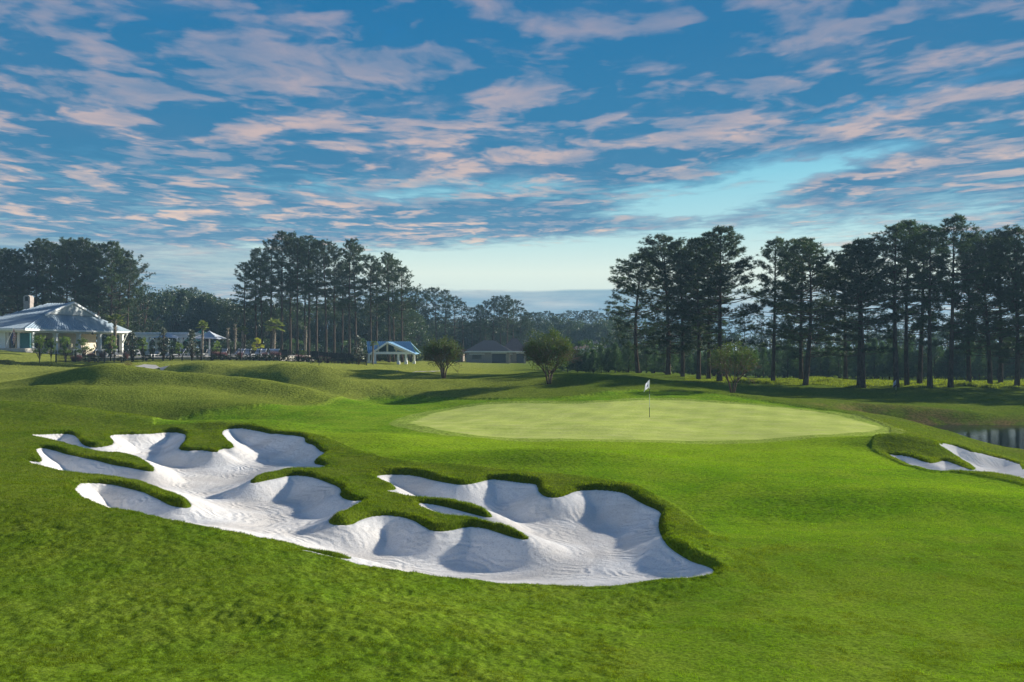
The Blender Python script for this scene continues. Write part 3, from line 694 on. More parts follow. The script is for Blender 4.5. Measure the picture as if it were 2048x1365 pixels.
def pine_meshes(seed, H=18.0, cb=0.38, spread=3.6, nbr=70, fine=1.0, leaf=None, lop=0.0, sparse=0.0, dead=6):
    """loblolly pine: tall straight trunk, irregular tiers of needle clumps"""
    g = np.random.default_rng(seed); leaf = leaf or PINE_LEAF
    mb = MB()
    sway = g.normal(size=4) * 0.22
    def tr(h):
        t = h / H
        return Vector((sway[0] * math.sin(t * 3.0) + sway[2] * t * t, sway[1] * math.sin(t * 2.6 + 1) - sway[1] * math.sin(1) + sway[3] * t * t, h))
    hs = np.linspace(-0.6, H * 0.985, 12)
    r0 = 0.012 * H + 0.02
    mb.tube([tr(h) for h in hs], [max(0.03, r0 * (1.0 - 0.88 * max(h, 0) / H) * (1.25 if h < 0.3 else 1)) for h in hs], 8)
    base, dirs, size = [], [], []
    nlump = 3; la = g.uniform(0, 6.28, nlump); lh = g.uniform(0.1, 0.8, nlump)
    az = g.uniform(0, 6.28)
    gap_h = g.uniform(0.05, 0.6, 3)
    for i in range(nbr):
        t = (i + g.uniform(0, 1)) / nbr
        t = t ** 0.92
        h = H * (cb + (1 - cb) * t * 0.985)
        az += 2.399 + g.normal() * 0.5
        prof = (1 - t ** 2.4) ** 0.62 * (0.50 + 0.50 * min(1, t / 0.35)) + 0.05
        k = 1.0
        for q in range(nlump):
            k += 0.38 * math.exp(-((t - lh[q]) / 0.16) ** 2) * math.cos(az - la[q])
        if min(abs(t - gh) for gh in gap_h) < 0.03 and g.uniform() < 0.8: continue
        if g.uniform() < sparse: continue
        L = spread * prof * k * g.uniform(0.62, 1.12) + 0.25
        if lop: L *= 1 + lop * math.cos(az)
        ang = R(-6 + 52 * t ** 1.3 + g.normal() * 7)
        a0 = tr(h)
        dvec = Vector((math.cos(az) * math.cos(ang), math.sin(az) * math.cos(ang), math.sin(ang)))
        up = 0.16 * L
        pts = [a0, a0 + dvec * L * 0.35 + Vector((0, 0, -0.02 * L)), a0 + dvec * L * 0.7 + Vector((0, 0, up * 0.35)), a0 + dvec * L + Vector((0, 0, up))]
        br = (0.012 * L + 0.015) * (1.2 - 0.6 * t)
        mb.tube(pts, [br, br * 0.8, br * 0.5, br * 0.2], 4, cap=False)
        nsub = max(3, int(L * 2.6 * fine))
        for sidx in range(nsub):
            q = g.uniform(0.32, 1.0) ** 0.8
            p = pts[0] + (pts[3] - pts[0]) * q + Vector((0, 0, up * (q * q - q)))
            side = Vector((-math.sin(az), math.cos(az), 0)) * g.choice([-1, 1])
            sl = (1.15 - 0.6 * q) * g.uniform(0.25, 0.62) * (0.45 + L * 0.22)
            e = p + side * sl * g.uniform(0.3, 1.0) + dvec * sl * g.uniform(0.1, 0.8) + Vector((0, 0, sl * g.uniform(0.0, 0.55)))
            if g.uniform() < 0.5: mb.tube([p, e], [br * 0.35, br * 0.12], 3, cap=False)
            nt = 3 if fine >= 1 else 2
            for z_ in range(nt):
                c = e + Vector(g.normal(size=3) * np.array([0.20, 0.20, 0.11]) * (0.7 + 0.12 * L))
                base.append(c); dirs.append(Vector((dvec.x * 0.5, dvec.y * 0.5, 0.75))); size.append(g.uniform(0.75, 1.25))
        base.append(pts[3]); dirs.append(dvec); size.append(1.1)
    for q in range(dead):      # dead stubs below the crown
        h = H * g.uniform(cb * 0.45, cb); a = g.uniform(0, 6.28); L = g.uniform(0.4, 1.7); a0 = tr(h)
        mb.tube([a0, a0 + Vector((math.cos(a) * L * .6, math.sin(a) * L * .6, 0.05)), a0 + Vector((math.cos(a) * L, math.sin(a) * L, 0.05 + 0.2 * L))], [0.03, 0.02, 0.008], 3, cap=False)
    base = np.array([tuple(b) for b in base]); dirs = np.array([tuple(b) for b in dirs]); size = np.array(size)
    K = 15 if fine >= 1 else 9
    B = np.repeat(base, K, 0); D = np.repeat(dirs, K, 0); S = np.repeat(size, K)
    D = unit(D * 0.7 + g.normal(size=D.shape) * 0.62)
    B = B + g.normal(size=B.shape) * 0.05
    Ln = (0.30 * S * g.uniform(0.7, 1.25, len(S)))[:, None] * (1.0 if fine >= 1 else 1.5)
    w = 0.052 if fine >= 1 else 0.11
    crown = tris_mesh("crown", B, B + D * Ln, w, leaf, rng=g)
    return mb.mesh("trunk", BARK, True), crown

def bushy_meshes(seed, H=8.0, spread=3.0, cb=0.15, nclump=60, leaves=70, lsize=0.16, mat=None, bark=None, conical=0.0, stems=1, irregular=0.3):
    """round-headed tree or shrub: leaf clumps over an uneven volume"""
    g = np.random.default_rng(seed); mb = MB(); C, D = [], []
    cz = H * (1 + cb) / 2; rz = H * (1 - cb) / 2
    ph = g.uniform(0, 6.28, 6)
    for i in range(nclump):
        v = unit(g.normal(size=3)); 
        if v[2] < -0.75: v[2] *= -1
        rr = g.uniform(0.45, 1.0) ** 0.5
        th = math.atan2(v[1], v[0])
        k = 1 + irregular * (math.sin(3 * th + ph[0] + v[2] * 2) * 0.5 + math.sin(2 * th + ph[1] - v[2] * 3) * 0.5)
        z = v[2] * rr
        taper = 1 - conical * (z * 0.5 + 0.5)
        p = np.array([v[0] * rr * spread * k * taper, v[1] * rr * spread * k * taper, cz + z * rz * (0.92 + 0.08 * k)])
        cs = g.uniform(0.6, 1.3) * spread * 0.26
        n = int(leaves * g.uniform(0.6, 1.2))
        q = unit(g.normal(size=(n, 3))) * (g.uniform(0.1, 1, n) ** 0.6)[:, None] * np.array([cs, cs, cs * 0.7])
        C.append(p + q); D.append(unit(q * 1.5 + g.normal(size=q.shape) * 0.5 * cs))
        if i % 3 == 0 or nclump < 30:
            s0 = Vector((0, 0, H * cb * g.uniform(0.4, 1.2)))
            mb.tube([s0, s0.lerp(Vector(p), 0.5) + Vector((0, 0, 0.05 * H)), Vector(p)], [0.018 * H ** 0.8, 0.010 * H ** 0.8, 0.004 * H ** 0.8], 4, cap=False)
    for k in range(stems):
        a = g.uniform(0, 6.28); o_ = 0.02 * H if stems > 1 else 0
        mb.tube([(o_ * math.cos(a), o_ * math.sin(a), -0.3), (o_ * 2 * math.cos(a), o_ * 2 * math.sin(a), H * cb), (o_ * 4 * math.cos(a), o_ * 4 * math.sin(a), cz)], [0.022 * H ** 0.85, 0.018 * H ** 0.85, 0.008 * H ** 0.85], 6)
    C = np.concatenate(C); D = np.concatenate(D)
    ln = lsize * g.uniform(0.6, 1.3, len(C))
    return mb.mesh("trunk", bark or BARK, True), kites_mesh("crown", C, D, ln, ln * 0.55, mat or BROAD, rng=g)

def young_pine_meshes(seed, H=5.0, spread=1.5):
    g = np.random.default_rng(seed); mb = MB()
    mb.tube([(0, 0, -0.3), (0, 0, H * 0.5), (0.03, 0, H * 0.97)], [0.09, 0.06, 0.02], 6)
    base, dirs = [], []
    n = 62; a = 0
    for i in range(n):
        t = (i + 0.5) / n; a += 2.399 + g.normal() * 0.3; h = H * (0.06 + 0.92 * t)
        L = spread * (1 - t) ** 0.75 * g.uniform(0.7, 1.15) + 0.12; an = R(12 + 45 * t)
        dv = np.array([math.cos(a) * math.cos(an), math.sin(a) * math.cos(an), math.sin(an)])
        p0 = np.array([0, 0, h]); mb.tube([p0, p0 + dv * L], [0.018, 0.006], 3, cap=False)
        for q in np.linspace(0.35, 1, max(3, int(L * 6))):
            for z_ in range(2):
                base.append(p0 + dv * L * q + g.normal(size=3) * 0.10); dirs.append(dv * 0.5 + np.array([0, 0, 0.8]))
    base = np.array(base); dirs = np.array(dirs); K = 9
    B = np.repeat(base, K, 0); D = unit(np.repeat(dirs, K, 0) * 0.8 + g.normal(size=(len(B), 3)) * 0.5)
    return mb.mesh("trunk", BARK, True), tris_mesh("crown", B, B + D * (0.30 * g.uniform(0.7, 1.3, len(B)))[:, None], 0.055, YOUNG, rng=g)

def plant(name, meshes, x, y, z, s=1.0, rz=0.0, label='', cat='tree', group=None, sz=None):
    r = empty(name, (x, y, z), rz); r.scale = (s, s, sz or s)
    t = obj("trunk", meshes[0], r); c = obj("crown", meshes[1], r)
    tag(r, label, cat, group)
    return r
def gz(x, y): return float(zlook(np.array([x]), np.array([y]))[0])
def X_at(px, Y): return (px - 1024) / F * Y
ORD_ = ['first','second','third','fourth','fifth','sixth','seventh','eighth','ninth','tenth','eleventh','twelfth','thirteenth','fourteenth','fifteenth','sixteenth','seventeenth','eighteenth','nineteenth','twentieth',
       'twenty-first','twenty-second','twenty-third','twenty-fourth','twenty-fifth','twenty-sixth','twenty-seventh','twenty-eighth','twenty-ninth','thirtieth']
_un = ['', 'first', 'second', 'third', 'fourth', 'fifth', 'sixth', 'seventh', 'eighth', 'ninth']
_te = {20: 'twenty', 30: 'thirty', 40: 'forty', 50: 'fifty', 60: 'sixty', 70: 'seventy'}
_tt = {20: 'twentieth', 30: 'thirtieth', 40: 'fortieth', 50: 'fiftieth', 60: 'sixtieth', 70: 'seventieth'}
ORD = ORD_[:19] + [_tt[k // 10 * 10] if k % 10 == 0 else _te[k // 10 * 10] + '-' + _un[k % 10] for k in range(20, 80)]
rnd = random.Random(5)

# ---- pine prototypes: wide-crowned, slim, and cheap far ones
WIDE = [pine_meshes(11, 19, 0.16, 4.4, 150, lop=0.15), pine_meshes(12, 19, 0.22, 4.1, 140), pine_meshes(13, 19, 0.20, 4.3, 140, lop=-0.2)]
SLIM = [pine_meshes(21, 19, 0.26, 3.1, 120), pine_meshes(22, 19, 0.34, 2.9, 106), pine_meshes(23, 19, 0.24, 3.3, 112, sparse=0.12), pine_meshes(24, 19, 0.30, 3.2, 112)]
TALL = [pine_meshes(31, 25, 0.42, 3.8, 112, dead=12), pine_meshes(32, 25, 0.50, 3.4, 96, dead=14), pine_meshes(33, 25, 0.36, 4.0, 118, sparse=0.1), pine_meshes(34, 25, 0.54, 3.5, 90, dead=12)]
FARP = [pine_meshes(41, 19, 0.30, 4.2, 60, fine=0.6, leaf=PINE_FAR, dead=2), pine_meshes(42, 19, 0.42, 3.8, 50, fine=0.6, leaf=PINE_FAR, dead=2), pine_meshes(43, 19, 0.5, 3.4, 46, fine=0.6, leaf=PINE_FAR, dead=2)]

# ---- the open row of pines on the right: (px, top row, kind, label)
ROWP = [
 (1276,512,WIDE[2],'leftmost pine of the right row, leaning out over the dark bank'),
 (1336,482,WIDE[0],'broad dark pine, second from the left end of the right row'),
 (1365,492,SLIM[2],'pine with pale bare lower trunk, third from the left end of the right row'),
 (1397,482,SLIM[0],'pine with thin trunk, fourth from the left end of the right row'),
 (1417,492,SLIM[3],'pine just left of the tallest crown in the left clump of the right row'),
 (1439,462,WIDE[1],'tallest pine of the left clump, right behind the small bare-stemmed tree'),
 (1546,486,SLIM[2],'lone airy pine in the gap right of the left clump'),
 (1602,482,SLIM[0],'thin pine directly left of a thick trunk, in the middle of the right row'),
 (1611,490,WIDE[2],'thick-trunked pine in the middle of the right row, at the rough grass edge'),
 (1691,512,SLIM[3],'shorter pine just left of the twin trunks in the right row'),
 (1719,486,WIDE[1],'left one of the two pines with twin touching trunks'),
 (1727,496,SLIM[1],'right one of the two pines with twin touching trunks'),
 (1793,456,TALL[1],'tall pine directly behind the far white golf flag'),
 (1814,449,SLIM[0],'tall pine first to the right of the far white golf flag'),
 (1839,458,SLIM[1],'tall pine second to the right of the far white golf flag'),
 (1860,470,TALL[3],'pine third to the right of the far white golf flag'),
 (1901,443,SLIM[2],'highest pine of the right row, with a thin airy top'),
 (1938,476,SLIM[3],'pine right of the highest airy-topped pine'),
 (1980,480,WIDE[2],'pine fourth from the right edge of the row, dark heavy crown'),
 (2001,479,SLIM[0],'thin pine third from the right edge of the row'),
 (2034,466,WIDE[0],'big pine nearest the right end of the row, above the pond'),
]
base_of = {p[0]: p for p in PINE_BASES}
def pine_h(m): return 25.0 if m in TALL else 19.0
for px, top, m, lab in ROWP:
    _, pb, Y = base_of[px]
    x = X_at(px, Y); z = gz(x, Y); H = (zpy(top, Y) - z)
    s = H / pine_h(m)
    ws = s * (1.22 if m not in TALL else 1.35) * (1.2 if px in (1276, 1336, 1439, 1611, 1719) else 1)
    plant('pine_tree', m, x, Y, z - 0.05, ws, rnd.uniform(0, 6.28), lab, 'pine tree', 'row of pines beyond the green', sz=s)
# ones just outside the right edge whose shade falls on the fairway
for i, (px, Y, hh) in enumerate(((2085, 101, 19), (2120, 104, 18), (2170, 100, 20), (2230, 103, 19), (2290, 99, 19), (2360, 102, 20), (2440, 100, 18))):
    x = X_at(px, Y); z = gz(x, Y)
    plant('pine_tree', rnd.choice(WIDE + SLIM), x, Y, z - 0.05, hh / 19, rnd.uniform(0, 6.28), ORD[i] + ' pine past the right end of the row above the pond', 'pine tree', 'pines past the right end of the row')

# ---- tall cluster behind the pool: (px, top, distance)
CENT = [(489,528,168),(512,502,172),(524,520,165),(543,483,168),(563,467,164),(581,472,170),(595,481,163),(609,500,176),(617,476,166),(633,488,171),(652,484,165),(668,496,170),(684,530,180),(699,483,163),(711,495,169),(742,516,166),(752,530,174),(778,510,165),(787,520,172),(804,538,167)]
for i, (px, top, Y) in enumerate(CENT):
    m = TALL[(i * 3 + 1) % 4]; x = X_at(px, Y); z = gz(x, Y); s = (zpy(top, Y) - z) / 25
    plant('pine_tree', m, x, Y, z - 0.1, max(s, .85) * 0.98, rnd.uniform(0, 6.28), ORD[i] + ' tall pine counting from the left of the cluster behind the pool fence', 'pine tree', 'tall pines behind the pool', sz=s)
# ---- pines behind the clubhouse
LEFT = [(-40,500,170),(-12,496,174),(6,500,168),(24,512,176),(36,506,165),(55,497,170),(72,486,166),(84,481,173),(103,488,168),(120,495,177),(133,486,165),(150,484,171),(168,480,166),(182,492,176),(197,492,168),(222,488,165),(238,508,172),(255,522,167)]
for i, (px, top, Y) in enumerate(LEFT):
    m = (TALL + WIDE[:2])[(i * 5 + 2) % 6]; x = X_at(px, Y); z = gz(x, Y); hh = zpy(top, Y) - z; s = hh / pine_h(m)
    plant('pine_tree', m, x, Y, z - 0.1, s * 1.05, rnd.uniform(0, 6.28), ORD[i] + ' pine counting from the left of the stand behind the clubhouse roof', 'pine tree', 'pines behind the clubhouse', sz=s)
# ---- middle distance
MID = [(832,584,225),(850,582,228),(872,580,222),(890,582,230),(908,597,226),(926,606,232),(944,618,240),(960,612,224),(972,606,228),(986,600,222),(1001,596,228),(1014,593,224),(1028,603,232),(1040,618,240),(818,600,235),(1052,626,255)]
for i, (px, top, Y) in enumerate(MID):
    m = (FARP + [TALL[2]])[i % 4]; x = X_at(px, Y); z = gz(x, Y); hh = zpy(top, Y) - z; s = hh / pine_h(m)
    plant('pine_tree', m, x, Y, z - 0.1, s * 1.15, rnd.uniform(0, 6.28), 'hazy pine in the clump over the houses, ' + ORD[sorted(p[0] for p in MID).index(px)] + ' trunk from its left', 'pine tree', 'pines over the distant houses', sz=s)
# ---- far row of pines with the sky showing between the trunks, and the masses beyond
far_i = 0
def far_row(x0, x1, step, top, Yf, ms, lab, group, jit=6, wsc=1.0):
    px = x0; k = -1
    while px < x1:
        k += 1
        Y = Yf * rnd.uniform(0.96, 1.05); x = X_at(px, Y); z = gz(x, Y)
        tp = top(px) if callable(top) else top
        hh = zpy(tp + rnd.uniform(-jit, jit), Y) - z; m = rnd.choice(ms); s = hh / 19
        plant('pine_tree', m, x, Y, z - 0.1, s * wsc, rnd.uniform(0, 6.28), lab + ', ' + ORD[k] + ' from the left', 'pine tree', group, sz=s)
        px += step * rnd.uniform(0.75, 1.25)
far_row(1050, 1260, 11, 627, 335, [FARP[1], FARP[2]], 'far pine in the even row beyond the houses', 'far row of pines in the middle', 4, 1.05)
far_row(1260, 2080, 26, lambda p: 632 + 8 * math.sin(p / 60), 300, FARP, 'faint pine far behind the right row of pines', 'far pines seen through the right row', 8, 1.2)
def mtop(p): return 604 - 24 * math.exp(-((p - 365) / 55) ** 2) + 0.06 * max(0, p - 400)
BROADS = [bushy_meshes(s_, 14, 5.2, 0.12, 90, 60, 0.42, BROAD, conical=0.15, irregular=0.5) for s_ in (51, 52, 53)]
def broad_row(x0, x1, step, top, Yf, lab, group, jit=6, H0=14, ms=None):
    px = x0; k = -1
    while px < x1:
        k += 1
        Y = Yf * rnd.uniform(0.96, 1.05); x = X_at(px, Y); z = gz(x, Y)
        tp = top(px) if callable(top) else top
        s = (zpy(tp + rnd.uniform(-jit, jit), Y) - z) / H0
        plant('leafy_tree', rnd.choice(ms or BROADS), x, Y, z - 0.1, max(s, 0.4) * rnd.uniform(0.85, 1.1), rnd.uniform(0, 6.28), lab + ', ' + ORD[k] + ' from the left', 'tree', group, sz=s)
        px += step * rnd.uniform(0.75, 1.25)
broad_row(268, 490, 17, mtop, 232, 'dark rounded tree in the woods behind the pergola', 'dark woods behind the pergola', 7)
far_row(275, 470, 26, lambda p: mtop(p) - 2, 240, FARP, 'pine among the dark woods behind the pergola', 'pines in the dark woods behind the pergola', 8, 1.2)
broad_row(-60, 300, 26, 590, 195, 'leafy tree under the pines behind the clubhouse', 'lower trees behind the clubhouse', 18)
broad_row(470, 830, 21, 625, 200, 'dim leafy tree under the tall pines behind the pool', 'lower trees behind the pool', 24)
broad_row(470, 830, 24, 606, 222, 'dark tree in the back of the woods behind the pool', 'back woods behind the pool', 14)
broad_row(800, 1262, 15, 640, 292, 'dark tree in the woods behind the distant houses', 'woods behind the distant houses', 8)
broad_row(1030, 1270, 15, 652, 352, 'dark low tree in the mass below the far row of pines', 'mass under the far row', 5)
broad_row(800, 1060, 19, 645, 245, 'dim leafy tree behind the distant houses', 'low trees behind the distant houses', 8)
broad_row(1080, 1260, 26, 668, 290, 'low hazy tree under the far row of pines', 'low trees under the far row', 5)
broad_row(1240, 2150, 34, lambda p: 662 + 6 * math.sin(p / 45), 190, 'hazy leafy tree behind the right row of pines', 'hazy trees behind the right row', 12)
# ---- young pines and bushes behind the right row
YP = [young_pine_meshes(61, 5.0, 1.7), young_pine_meshes(62, 5.0, 1.4), young_pine_meshes(63, 4.4, 1.8)]
px = 1135; i = 0
while px < 2130:
    Y = rnd.uniform(134, 150) if px > 1240 else rnd.uniform(128, 142)
    x = X_at(px, Y); z = gz(x, Y); tp = 697 + rnd.uniform(-12, 10) - (10 if px > 1620 else 0)
    hh = zpy(tp, Y) - z; s = hh / 5
    plant('young_pine', rnd.choice(YP), x, Y, z - 0.1, max(1.0, s * 1.05), rnd.uniform(0, 6.28), 'soft green young pine in the thicket behind the right hand pines, ' + ORD[i] + ' from the left', 'young pine', 'thicket of young pines', sz=s)
    px += rnd.uniform(11, 21); i += 1
BUSH = [bushy_meshes(71, 3.0, 1.9, 0.0, 34, 70, 0.16, BROAD, irregular=0.4), bushy_meshes(72, 3.0, 1.6, 0.0, 30, 70, 0.16, YOUNG, irregular=0.4)]
px = 1140; i = -1
while px < 2130:
    i += 1
    Y = rnd.uniform(150, 160); x = X_at(px, Y); z = gz(x, Y)
    s = rnd.uniform(1.3, 2.2)
    plant('leafy_bush', rnd.choice(BUSH), x, Y, z - 0.1, s, rnd.uniform(0, 6.28), 'dark bush between the young pines behind the right row, ' + ORD[i] + ' from the left', 'bush', 'bushes between the young pines')
    px += rnd.uniform(16, 30)

px = 110; i = 0
while px < 835:
    Y = rnd.uniform(176, 188); x = X_at(px, Y); z = gz(x, Y)
    s = (zpy(rnd.uniform(672, 688), Y) - z) / 3.0
    plant('leafy_bush', rnd.choice(BUSH), x, Y, z - 0.3, max(s, 1.2) * 1.5, rnd.uniform(0, 6.28), 'dark bush under the woods beyond the pool and shelter, ' + ORD[i] + ' from the left', 'bush', 'bushes under the far woods', sz=max(s, .8))
    px += rnd.uniform(12, 22); i += 1

# ---- three crape myrtles on the mounds
def myrtle_meshes(seed, H=5.0, spread=2.1, stems=5, leaves=5200, bare=0.0, trunk_h=0.9):
    g = np.random.default_rng(seed); mb = MB(); tips = []
    for s_ in range(stems):
        a = 2 * math.pi * s_ / stems + g.normal() * 0.25
        def grow(p, dv, L, r, depth):
            e = p + dv * L; mid_ = p + dv * L * 0.5 + Vector(g.normal(size=3) * 0.04 * L)
            mb.tube([p, mid_, e], [r, r * 0.85, r * 0.68], 5 if r > 0.02 else 3, cap=False)
            if depth == 0 or L < 0.22:
                tips.append((tuple(e), tuple(dv))); return
            for _ in range(2 + (g.uniform() < 0.75)):
                nd = (dv + Vector(g.normal(size=3) * 0.38) + Vector((0, 0, 0.06))); nd.normalize()
                # stay inside the vase-shaped head
                grow(e, nd, L * g.uniform(0.62, 0.86), r * 0.66, depth - 1)
            tips.append((tuple(e), tuple(dv)))
        dv = Vector((math.cos(a) * 0.22, math.sin(a) * 0.22, 1)).normalized()
        p0 = Vector((math.cos(a) * 0.09, math.sin(a) * 0.09, -0.15)); p1 = p0 + dv * (trunk_h + 0.15)
        mb.tube([p0, p0.lerp(p1, .5), p1], [0.095, 0.075, 0.065], 7)
        for b_ in range(4):
            a2 = a + (b_ - 1.5) * 0.7 + g.normal() * 0.15
            o_ = g.uniform(0.30, 1.15)
            dd_ = Vector((math.cos(a2) * o_, math.sin(a2) * o_, 1)).normalized()
            grow(p1, dd_, H * 0.215, 0.045, 4)
    T = np.array([t[0] for t in tips]); TD = np.array([t[1] for t in tips])
    cz = H * 0.60
    q = ((T[:, 0] / spread) ** 2 + (T[:, 1] / spread) ** 2 + ((T[:, 2] - cz) / (H * 0.42)) ** 2)
    keep = (q < 1.15) & (T[:, 2] > H * 0.25)
    wgt = np.where(keep, 0.15 + np.clip(q, 0, 1) ** 1.2 * 0.8 + np.clip((T[:, 2] - cz) / H, -0.25, .4) * 1.0, 0); wgt = np.clip(wgt, 0.0, None); wgt /= wgt.sum()
    k = g.choice(len(T), leaves, p=wgt)
    C = T[k] + g.normal(size=(leaves, 3)) * 0.13
    D = unit(TD[k] + g.normal(size=(leaves, 3)) * 0.7)
    # fill the round head with small sprays, thinning towards the middle and the bottom
    ns = int(leaves / 26); v = unit(g.normal(size=(ns, 3))); rr = g.uniform(0.25, 1.0, ns) ** 0.45
    th = np.arctan2(v[:, 1], v[:, 0]); rr = rr * (1 + 0.13 * np.sin(3 * th + seed) + 0.10 * np.sin(5 * v[:, 2] + 2 * th))
    S = v * rr[:, None] * np.array([spread, spread, H * 0.40]) + np.array([0, 0, H * 0.60])
    S = S[(S[:, 2] > H * (0.40 if stems == 3 else 0.27)) & (g.uniform(0, 1, len(S)) < np.clip((S[:, 2] / H - 0.15) * 2.2, 0.15, 1))]
    nn = 26; C2 = np.repeat(S, nn, 0) + g.normal(size=(len(S) * nn, 3)) * 0.15
    D2 = unit(np.repeat(unit(S - np.array([0, 0, H * .3])), nn, 0) + g.normal(size=(len(C2), 3)) * 0.7)
    for q in S[::3]: mb.tube([(q[0] * .45, q[1] * .45, H * .2 + (q[2] - H * .2) * .5), tuple(q)], [0.014, 0.005], 3, cap=False)
    C = np.concatenate([C, C2]); D = np.concatenate([D, D2]); leaves = len(C)
    ln = g.uniform(0.08, 0.15, leaves)
    return mb.mesh("trunk", BARK_L, True), kites_mesh("crown", C, D, ln, ln * 0.5, MYRT, rng=g)
for px, py, Y0, top, sd_, lv, lab in ((887, 757, 80, 674, 81, 5200, 'round multi-stemmed tree near the small blue-roofed shelter'),
                                      (1098, 768, 76, 657, 82, 8200, 'round multi-stemmed tree alone on the mound behind the green'),
                                      (1465, 792, 66.5, 680, 83, 3000, 'sparse reddish multi-stemmed tree right of the flagstick')):
    x, Y = ray_ground(px, py, 0, Y0 - 10, Y0 + 9)
    if px == 1465: Y = 71.0; x = X_at(px, Y)
    z = gz(x, Y); hh = zpy(top, Y) - z
    plant('crape_myrtle', myrtle_meshes(sd_, hh, hh * 0.43, 5 if sd_ != 83 else 3, lv), x, Y, z, 1.0, 0.3, lab, 'tree', 'multi-stemmed trees around the green')
# ================================================================ buildings and small things
WHITE = simple_mat("white_paint", (0.82, 0.83, 0.82), 0.6, vary=0.05)
SHADEDW = simple_mat("gable_white_shaded", (0.40, 0.44, 0.45), 0.8, vary=0.05)  # white gable wall, tree shade put into its colour as grey
CREAM = simple_mat("cream_wall", (0.62, 0.56, 0.44), 0.8, vary=0.06)
TEAL = simple_mat("teal_door", (0.04, 0.16, 0.17), 0.6)
DARKG = simple_mat("dark_glass", (0.02, 0.025, 0.03), 0.15, 0.5)
BLACK = simple_mat("black_metal", (0.012, 0.012, 0.014), 0.5, 0.4)
STONE = simple_mat("grey_stone", (0.36, 0.33, 0.29), 0.9, vary=0.3, scale=2.0, bump=0.4)
CONC = simple_mat("pale_concrete", (0.50, 0.47, 0.42), 0.85, vary=0.12, scale=1.5)
DECK = simple_mat("dark_deck", (0.10, 0.09, 0.08), 0.9)
GREY = simple_mat("grey_canvas", (0.42, 0.46, 0.52), 0.8, vary=0.06)
GREENC = simple_mat("green_canvas", (0.02, 0.30, 0.20), 0.7)
MINT = simple_mat("mint_canvas", (0.25, 0.55, 0.42), 0.7)
SLING = simple_mat("lounger_sling", (0.50, 0.53, 0.60), 0.8)
ROOFD = simple_mat("dark_shingle", (0.045, 0.05, 0.065), 0.9, vary=0.25)
ROOFR = simple_mat("brown_shingle", (0.16, 0.10, 0.085), 0.9, vary=0.25)
BRICKT = simple_mat("tan_brick", (0.34, 0.29, 0.24), 0.9, vary=0.15)
def brick_mat():
    m, n, o = new_mat("chimney_brick")
    t = n.node('ShaderNodeTexCoord').outputs['Object']
    x, y, z = n.sep(t)
    b = n.node('ShaderNodeTexBrick'); n.l.new(n.xyz(n.m('ADD', x, y), z, 0.0), b.inputs['Vector'])
    b.inputs['Scale'].default_value = 3.0
    b.inputs['Color1'].default_value = (0.42, 0.36, 0.31, 1); b.inputs['Color2'].default_value = (0.24, 0.19, 0.17, 1); b.inputs['Mortar'].default_value = (0.5, 0.47, 0.43, 1)
    p = n.node('ShaderNodeBsdfPrincipled'); n.l.new(b.outputs[0], p.inputs[0]); p.inputs['Roughness'].default_value = 0.9
    n.l.new(p.outputs[0], o.inputs[0]); return m
BRICK = brick_mat()
def metal_roof(name, c):
    m, n, o = new_mat(name)
    t = n.node('ShaderNodeTexCoord').outputs['Object']
    p = n.node('ShaderNodeBsdfPrincipled'); q = n.noise(t, 0.7, 4, 0.6)
    n.l.new(n.mix(n.ss(q, 0.3, 0.7), tuple(v * 0.88 for v in c), tuple(v * 1.1 for v in c)), p.inputs[0])
    p.inputs['Roughness'].default_value = 0.62; p.inputs['Specular IOR Level'].default_value = 0.25
    n.l.new(p.outputs[0], o.inputs[0]); return m
TIN = metal_roof("standing_seam_grey", (0.30, 0.38, 0.45)); TINB = metal_roof("standing_seam_blue", (0.15, 0.31, 0.47))
def V3(px, py, Y): return Vector((X_at(px, Y), Y, zpy(py, Y)))
def part(name, mb, mat, parent, smooth=False): return mb.build(name, mat, parent, smooth)
def slab(mb, pts, th):
    """thick plate from a planar polygon, thickness downwards"""
    mb.solid([tuple(Vector(p) - Vector((0, 0, th))) for p in pts], [tuple(p) for p in pts])
def seams(mb, a, b, c, d_, n, w=0.06, h=0.07):
    """ribs running from edge a-b (eave) to edge d-c (top)"""
    a, b, c, d_ = map(Vector, (a, b, c, d_))
    for i in range(n + 1):
        t = i / n; p = a.lerp(b, t); q = d_.lerp(c, t)
        if (q - p).length > 0.3: mb.beam(p + Vector((0, 0, 0.03)), q + Vector((0, 0, 0.03)), w, h)

